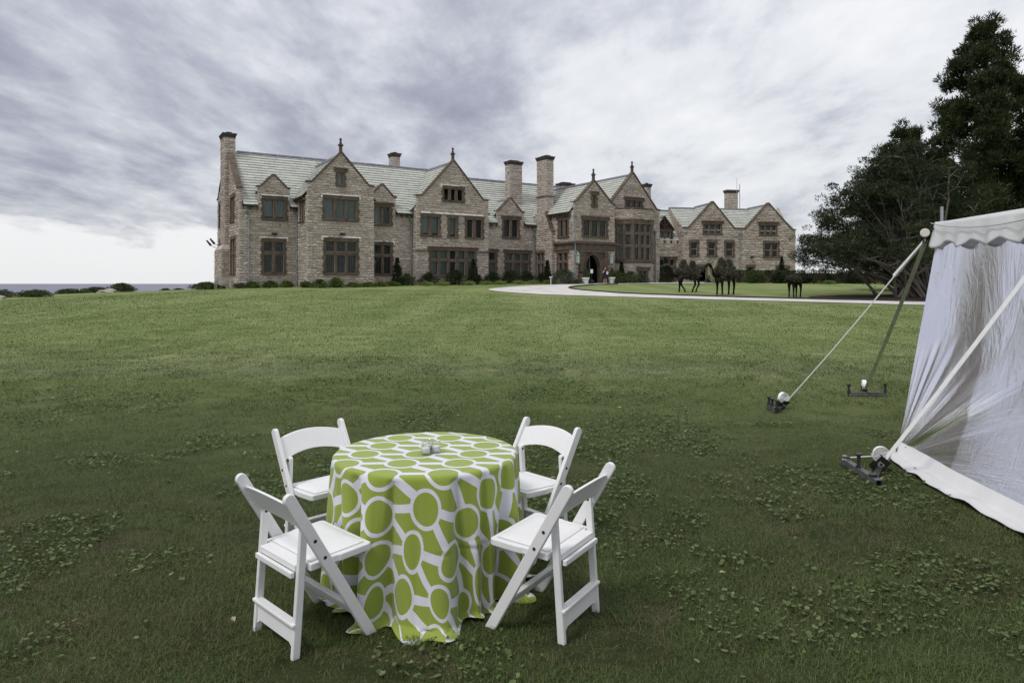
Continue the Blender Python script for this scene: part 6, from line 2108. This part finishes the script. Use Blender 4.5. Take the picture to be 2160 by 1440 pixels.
def broad_tree(x, y, label):
    g = np.random.default_rng(31)
    root = empty('broad_yew_tree', (x, y, gz(x, y)), label=label, cat='tree')
    m = MB(); tips = []; tr_ = []
    # foliage envelope: a wide dome, lower and longer on the left
    def env(th_):
        return 7.3 if math.cos(th_) < 0 else 6.0
    for k in range(78):
        th_ = g.random() * 6.283
        if k % 2: th_ = math.pi + g.normal(0, .7)
        el = R(g.uniform(14, 86)); rad = env(th_) * g.uniform(.82, 1.0); top = 9.6 * g.uniform(.85, 1.0)
        rad *= (1 if el > R(25) else 1.05)
        end = Vector((rad * math.cos(el) ** 1.2 * math.cos(th_), rad * .8 * math.cos(el) ** 1.2 * math.sin(th_), .9 + (top - .9) * math.sin(el) ** 1.35))
        st = Vector((g.normal(0, .75), g.normal(0, .5), 0))
        c1 = st + Vector((end.x * .22, end.y * .22, end.z * .38 + .5)); c2 = st + Vector((end.x * .62, end.y * .62, end.z * .78 + .25))
        pts = []
        for i in range(10):
            u = i / 9
            p = st * (1 - u) ** 3 + c1 * 3 * u * (1 - u) ** 2 + c2 * 3 * u * u * (1 - u) + end * u ** 3
            p += Vector((g.normal(0, .07), g.normal(0, .07), g.normal(0, .05))) * (u * 1.2)
            pts.append(p)
        limb(m, pts, g.uniform(.05, .125), .018, 6)
        for i in range(4, 10):
            for q in range(2):
                dv = Vector((g.normal(0, .55), g.normal(0, .55), g.normal(.25, .35)))
                b = pts[i] + dv * (0.9 if i < 8 else .8)
                m.tube([pts[i], pts[i].lerp(b, .55) + Vector((0, 0, .06)), b], [.028, .016, .007], 4)
                if i >= 7 or g.random() < .22:
                    tips.append(b)
        tips.append(end)
    m.build('trunk', M['bark'], root)
    T = np.array([tuple(p) for p in tips])
    # layered sprays at the tips
    cs = []; cr = []
    for p in T:
        for q in range(3):
            cs.append(p + np.array([g.normal(0, .30), g.normal(0, .30), g.normal(0, .12)])); cr.append(g.uniform(.20, .40))
    cs = np.array(cs); cr = np.array(cr)
    v, f, t = leaves(cs, cr, 60, .15, squash=.5, up=.35, aspect=.28, seed=32, tint_mu=.46, tint_sd=.22)
    v[:, 2] = np.maximum(v[:, 2], .25)
    mesh_np('crown', v, f, M['yew'], root, tint=t)
    # ragged skirt of low branches
    return root


def tall_conifer(x, y, h, label, seed, rmax=5.2, base=2.0):
    g = np.random.default_rng(seed)
    root = empty('tall_conifer', (x, y, gz(x, y)), label=label, cat='tree')
    m = MB(); limb(m, [Vector((0, 0, -.1)), Vector((.1, .05, h * .4)), Vector((0, 0, h * .75)), Vector((.05, 0, h * .97))], .55, .04, 10)
    cs = []; cr = []
    z = base
    while z < h - .3:
        u = (z - base) / (h - base)
        rad = rmax * (1 - u) ** .62 * (.9 if u > .1 else .8)
        nb = max(4, int(5 + 8 * (1 - u)))
        for k in range(nb):
            th_ = g.random() * 6.283; rr = rad * g.uniform(.62, 1.08)
            tip = Vector((rr * math.cos(th_), rr * math.sin(th_), z + g.normal(0, .25) + .22 * rr))
            mid = Vector((rr * .55 * math.cos(th_), rr * .55 * math.sin(th_), z - .12 * rr))
            m.tube([Vector((0, 0, z - .25)), mid, tip], [.09 * (1 - u) + .02, .05 * (1 - u) + .015, .012], 5)
            ntuft = max(2, int(rr * 1.8))
            for q in range(ntuft):
                w_ = 1 - .62 * q / max(1, ntuft)
                p = mid.lerp(tip, w_) if w_ > .5 else Vector((0, 0, z)).lerp(mid, w_ * 2)
                cs.append((p.x + g.normal(0, .22), p.y + g.normal(0, .22), p.z + g.normal(.08, .18))); cr.append(g.uniform(.42, .78) * (1 - .35 * u))
        z += .48 + .2 * g.random()
    for q in range(6):
        cs.append((g.normal(0, .25), g.normal(0, .25), h - .2 - q * .25)); cr.append(.40)
    m.build('trunk', M['darkbark'], root)
    cs = np.array(cs); cr = np.array(cr)
    v, f, t = leaves(cs, cr, 200, .23, squash=.9, up=.75, aspect=.30, shell=.45, seed=seed + 1, tint_mu=.42, tint_sd=.2, spike=True)
    mesh_np('crown', v, f, M['conifer'], root, tint=t)
    return root


broad_tree(24.9, 42.3, 'wide dark many stemmed yew tree with bare grey limbs beside the drive')
tall_conifer(33.3, 48.0, 19.0, 'tall dark conifer with tufted crown rising behind the tent', 41, 5.9, 2.5)
tall_conifer(40.5, 50.0, 15.5, 'second dark conifer right of the tallest, at the photo edge', 43, 5.4, 1.5)
tall_conifer(30.4, 52.5, 12.4, 'lower dark conifer filling the gap behind the yew tree', 45, 5.0, 1.5)


# ------------------------------------------------------------------ grass, clover and litter of the near lawn
def vnoise(x, y, sc, seed):
    """smooth value noise"""
    g = np.random.default_rng(seed); T = g.random((64, 64))
    u = x / sc + 17.3; v = y / sc + 9.1
    i = np.floor(u).astype(int); j = np.floor(v).astype(int); a = u - i; b = v - j
    a = a * a * (3 - 2 * a); b = b * b * (3 - 2 * b)
    f = lambda p, q: T[p % 64, q % 64]
    return (f(i, j) * (1 - a) + f(i + 1, j) * a) * (1 - b) + (f(i, j + 1) * (1 - a) + f(i + 1, j + 1) * a) * b


def patchmap(x, y):
    n = .5 * vnoise(x, y, 1.3, 1) + .3 * vnoise(x, y, .5, 2) + .2 * vnoise(x, y, .2, 3)
    return n


def off_drive(x, y):
    ok = np.ones(len(x), bool)
    for P in (outer, inner):
        d = np.full(len(x), 1e9)
        for q in ((P + outer) / 2)[::2] if P is inner else P[::2]:
            d = np.minimum(d, (x - q[0]) ** 2 + (y - q[1]) ** 2)
        ok &= d > 1.9 ** 2
    side_ = np.ones(len(x), bool)
    xo = np.interp(y, outer[::-1, 1][np.argsort(outer[::-1, 1])], outer[::-1, 0][np.argsort(outer[::-1, 1])])
    ok &= (x < xo - .4)
    return ok & (x > -34)


def under_tent(x, y):
    k = (x - E0[0]) * ED[0] + (y - E0[1]) * ED[1]; i = (x - E0[0]) * EI[0] + (y - E0[1]) * EI[1]
    return (k > .10) & (i > -.70)


def grass_blades():
    def zone(y0, y1, dens, hmin, hmax, wid, three, f0=0.0, f1=0.0, lay=1.0, dead=0.0):
        A = 0.80 * (y1 * y1 - y0 * y0) / 1 + 2 * 1.8 * (y1 - y0)
        N = int(A * dens)
        y = np.sqrt(rng.random(N) * (y1 ** 2 - y0 ** 2) + y0 ** 2)
        pr = np.ones(N)
        if f0: pr = np.minimum(pr, (y - y0) / f0)
        if f1: pr = np.minimum(pr, (y1 - y) / f1)
        y = y[rng.random(N) < pr]; N = len(y)
        x = (rng.random(N) * 2 - 1) * (y * .79 + 1.8)
        keep = np.ones(N, bool)
        pm = patchmap(x, y)
        bare = (vnoise(x, y, .8, 9) * .6 + vnoise(x, y, .3, 10) * .4)
        keep &= ~((bare > .72) & (rng.random(N) < .75))
        keep &= ((x - TX) ** 2 + (y - TY) ** 2 > .60 ** 2)
        keep &= ~under_tent(x, y)
        if y1 > 33:
            keep &= off_drive(x, y)
        x, y, pm, bare = x[keep], y[keep], pm[keep], bare[keep]
        N = len(x)
        z = ground(x, y)
        th_ = rng.random(N) * 6.283
        h = rng.uniform(hmin, hmax, N) * (.65 + .7 * vnoise(x, y, .35, 5))
        lean = rng.gamma(2.0, .42, N) * lay + (lay - 1) * .5
        wd = wid * rng.uniform(.7, 1.3, N)
        dx, dy = np.cos(th_), np.sin(th_)
        sx, sy = -dy, dx
        # tint: patches of tired thatch brown, patches of fresh green
        dryn = .55 * vnoise(x, y, 1.9, 6) + .30 * vnoise(x, y, .6, 7) + .15 * vnoise(x, y, .22, 12)
        dry = np.clip((dryn - .52) * 4.2, 0, 1) * np.clip(1.15 - y / 13, 0.12, 1)
        t = np.clip(.52 + (pm - .5) * .5 + rng.normal(0, .13, N), .25, 1)
        t = np.where(rng.random(N) < .045 + dead + .30 * dry + .45 * (bare > .69), rng.uniform(0, .22, N), t)
        for qx, qy, ax_, ay_ in ((1.73, 9.6, .36, .26), (4.75, 9.2, .40, .22), (-4.6, 10.8, .42, .25), (.78, 3.63, .13, .10), (-.55, 3.12, .26, .12), (.55, 3.3, .12, .08), (-2.6, 4.6, .30, .18)):
            q = ((x - qx) / ax_) ** 2 + ((y - qy) / ay_) ** 2 + 1.2 * (vnoise(x, y, .12, 31) - .5)
            t = np.where((q < 1) & (rng.random(N) < .88), rng.uniform(0, .16, N), t)
            h = np.where(q < 1, h * .5, h)
        bx = np.stack([x, y, z - .004], -1)
        S_ = np.stack([sx, sy, np.zeros(N)], -1) * wd[:, None] / 2
        mid = bx + np.stack([dx * lean * h * .35, dy * lean * h * .35, h * .58 / np.maximum(1, lean * .7)], -1)
        tip = bx + np.stack([dx * lean * h, dy * lean * h, h * np.clip(1 - .25 * lean, .12, 1)], -1)
        if three:
            V = np.stack([bx - S_, bx + S_, mid - S_ * .75, mid + S_ * .75, tip], 1).reshape(-1, 3)
            k = np.arange(N) * 5
            Fq = np.concatenate([np.stack([k, k + 1, k + 3], -1), np.stack([k, k + 3, k + 2], -1), np.stack([k + 2, k + 3, k + 4], -1)])
            T = np.concatenate([t, t, t])
        else:
            V = np.stack([bx - S_, bx + S_, tip], 1).reshape(-1, 3)
            Fq = np.arange(N * 3).reshape(-1, 3); T = t
        return V, Fq, T
    Vs, Fs, Ts = [], [], []; off = 0
    for a in ((1.7, 5.6, 7600, .014, .046, .0026, True, 0, 1.6), (1.7, 6.0, 9800, .022, .042, .0025, False, 0, 1.8, 1.9, .16), (4.0, 10.0, 5900, .015, .044, .0038, False, 1.6, 3.5, 1.25, .06), (6.5, 19, 1350, .018, .046, .0095, False, 3.5, 8), (11, 36, 260, .020, .045, .021, False, 8, 16), (20, 57, 46, .025, .05, .046, False, 16, 10)):
        V, Fq, T = zone(*a)
        Vs.append(V); Fs.append(Fq + off); Ts.append(T); off += len(V)
    return np.concatenate(Vs), np.concatenate(Fs), np.concatenate(Ts)


def blade_material():
    m = material('grass blades', [(0.0, (0.190, 0.150, 0.085)), (0.20, (0.135, 0.120, 0.060)), (0.27, (0.062, 0.090, 0.024)), (0.5, (0.090, 0.132, 0.034)), (0.75, (0.128, 0.176, 0.050)), (1.0, (0.190, 0.235, 0.082))],
                 scale=2.0, rough=0.55, tint='tint', tint_amount=1.0, translucent=0.25, spec=0.3)
    return m


V, F, T = grass_blades()
gr = mesh_np('grass', V, F, blade_material(), tint=T)
tag(gr, kind='stuff')


def clover():
    N = 230000
    y = np.sqrt(rng.random(N) * (15 ** 2 - 2.5 ** 2) + 2.5 ** 2)
    x = (rng.random(N) * 2 - 1) * (y * .79 + 1.0)
    n = .52 * vnoise(x, y, .95, 21) + .36 * vnoise(x, y, .36, 22) + .12 * vnoise(x, y, 2.6, 23)
    keep = ((n > .553) & (rng.random(N) < np.clip((n - .555) * 14, .2, .85))) | (rng.random(N) < .010)
    keep &= ((x - TX) ** 2 + (y - TY) ** 2 > .70 ** 2) & ~under_tent(x, y)
    keep &= rng.random(N) < np.clip(1.45 - y / 11, .30, 1)
    x, y, n = x[keep], y[keep], n[keep]
    N = len(x)
    r_ = rng.gamma(6, .0015, N).clip(.004, .015) * (1 + .03 * y)
    z = ground(x, y) + rng.uniform(.010, .036, N)
    K = 7
    an = np.linspace(0, 2 * math.pi, K, endpoint=False)
    rot = rng.random(N) * 6.283
    tx = rng.normal(0, .30, N); ty = rng.normal(-.12, .30, N)
    rad = np.where(np.arange(K) == 0, .35, 1.0) * (1 + .08 * np.cos(an * 4))      # notch at the stalk
    A = an[None] + rot[:, None]
    px = rad[None] * np.cos(A) * r_[:, None]; py = rad[None] * np.sin(A) * r_[:, None]
    pz = px * tx[:, None] + py * ty[:, None] + .22 * r_[:, None]
    ring = np.stack([x[:, None] + px, y[:, None] + py, z[:, None] + pz], -1)
    c = np.stack([x, y, z], -1)[:, None, :]
    V = np.concatenate([c, ring], 1).reshape(-1, 3)
    b = np.arange(N)[:, None] * (K + 1)
    k = np.arange(K)
    F = np.stack([np.repeat(b, K, 1), b + 1 + k[None], b + 1 + (k[None] + 1) % K], -1).reshape(-1, 3)
    t = np.repeat(np.clip(rng.normal(.5, .2, N), 0, 1), K)
    return V, F, t


V, F, T = clover()
cl = mesh_np('ground_cover', V, F, material('round ground ivy leaves', [(0.0, (0.050, 0.080, 0.022)), (0.5, (0.100, 0.145, 0.046)), (1.0, (0.190, 0.235, 0.100))], scale=30, rough=0.6, tint='tint', tint_amount=.9, translucent=.2, spec=.3), tint=T)
tag(cl, kind='stuff')

lf = MB()
for k in range(46):
    y = math.sqrt(rnd.random() * (14 ** 2 - 9) + 9); x = rnd.uniform(-1, 1) * y * .76
    if (x - TX) ** 2 + (y - TY) ** 2 < .6: continue
    s_ = rnd.uniform(.018, .035); a = rnd.random() * 6.28; z = gz(x, y) + rnd.uniform(.03, .05)
    u = Vector((math.cos(a), math.sin(a), rnd.uniform(-.3, .3))) * s_; v = Vector((-math.sin(a), math.cos(a), rnd.uniform(-.3, .3))) * s_ * .45
    c = Vector((x, y, z)); w_ = Vector((0, 0, s_ * .25))
    lf.face([c - u, c - v + w_, c + u, c]); lf.face([c - u, c, c + u, c + v + w_])
fl2 = lf.build('fallen_leaves', plain('dry pale leaf', (.34, .31, .17), .8, .2, .35, 9))
tag(fl2, kind='stuff')
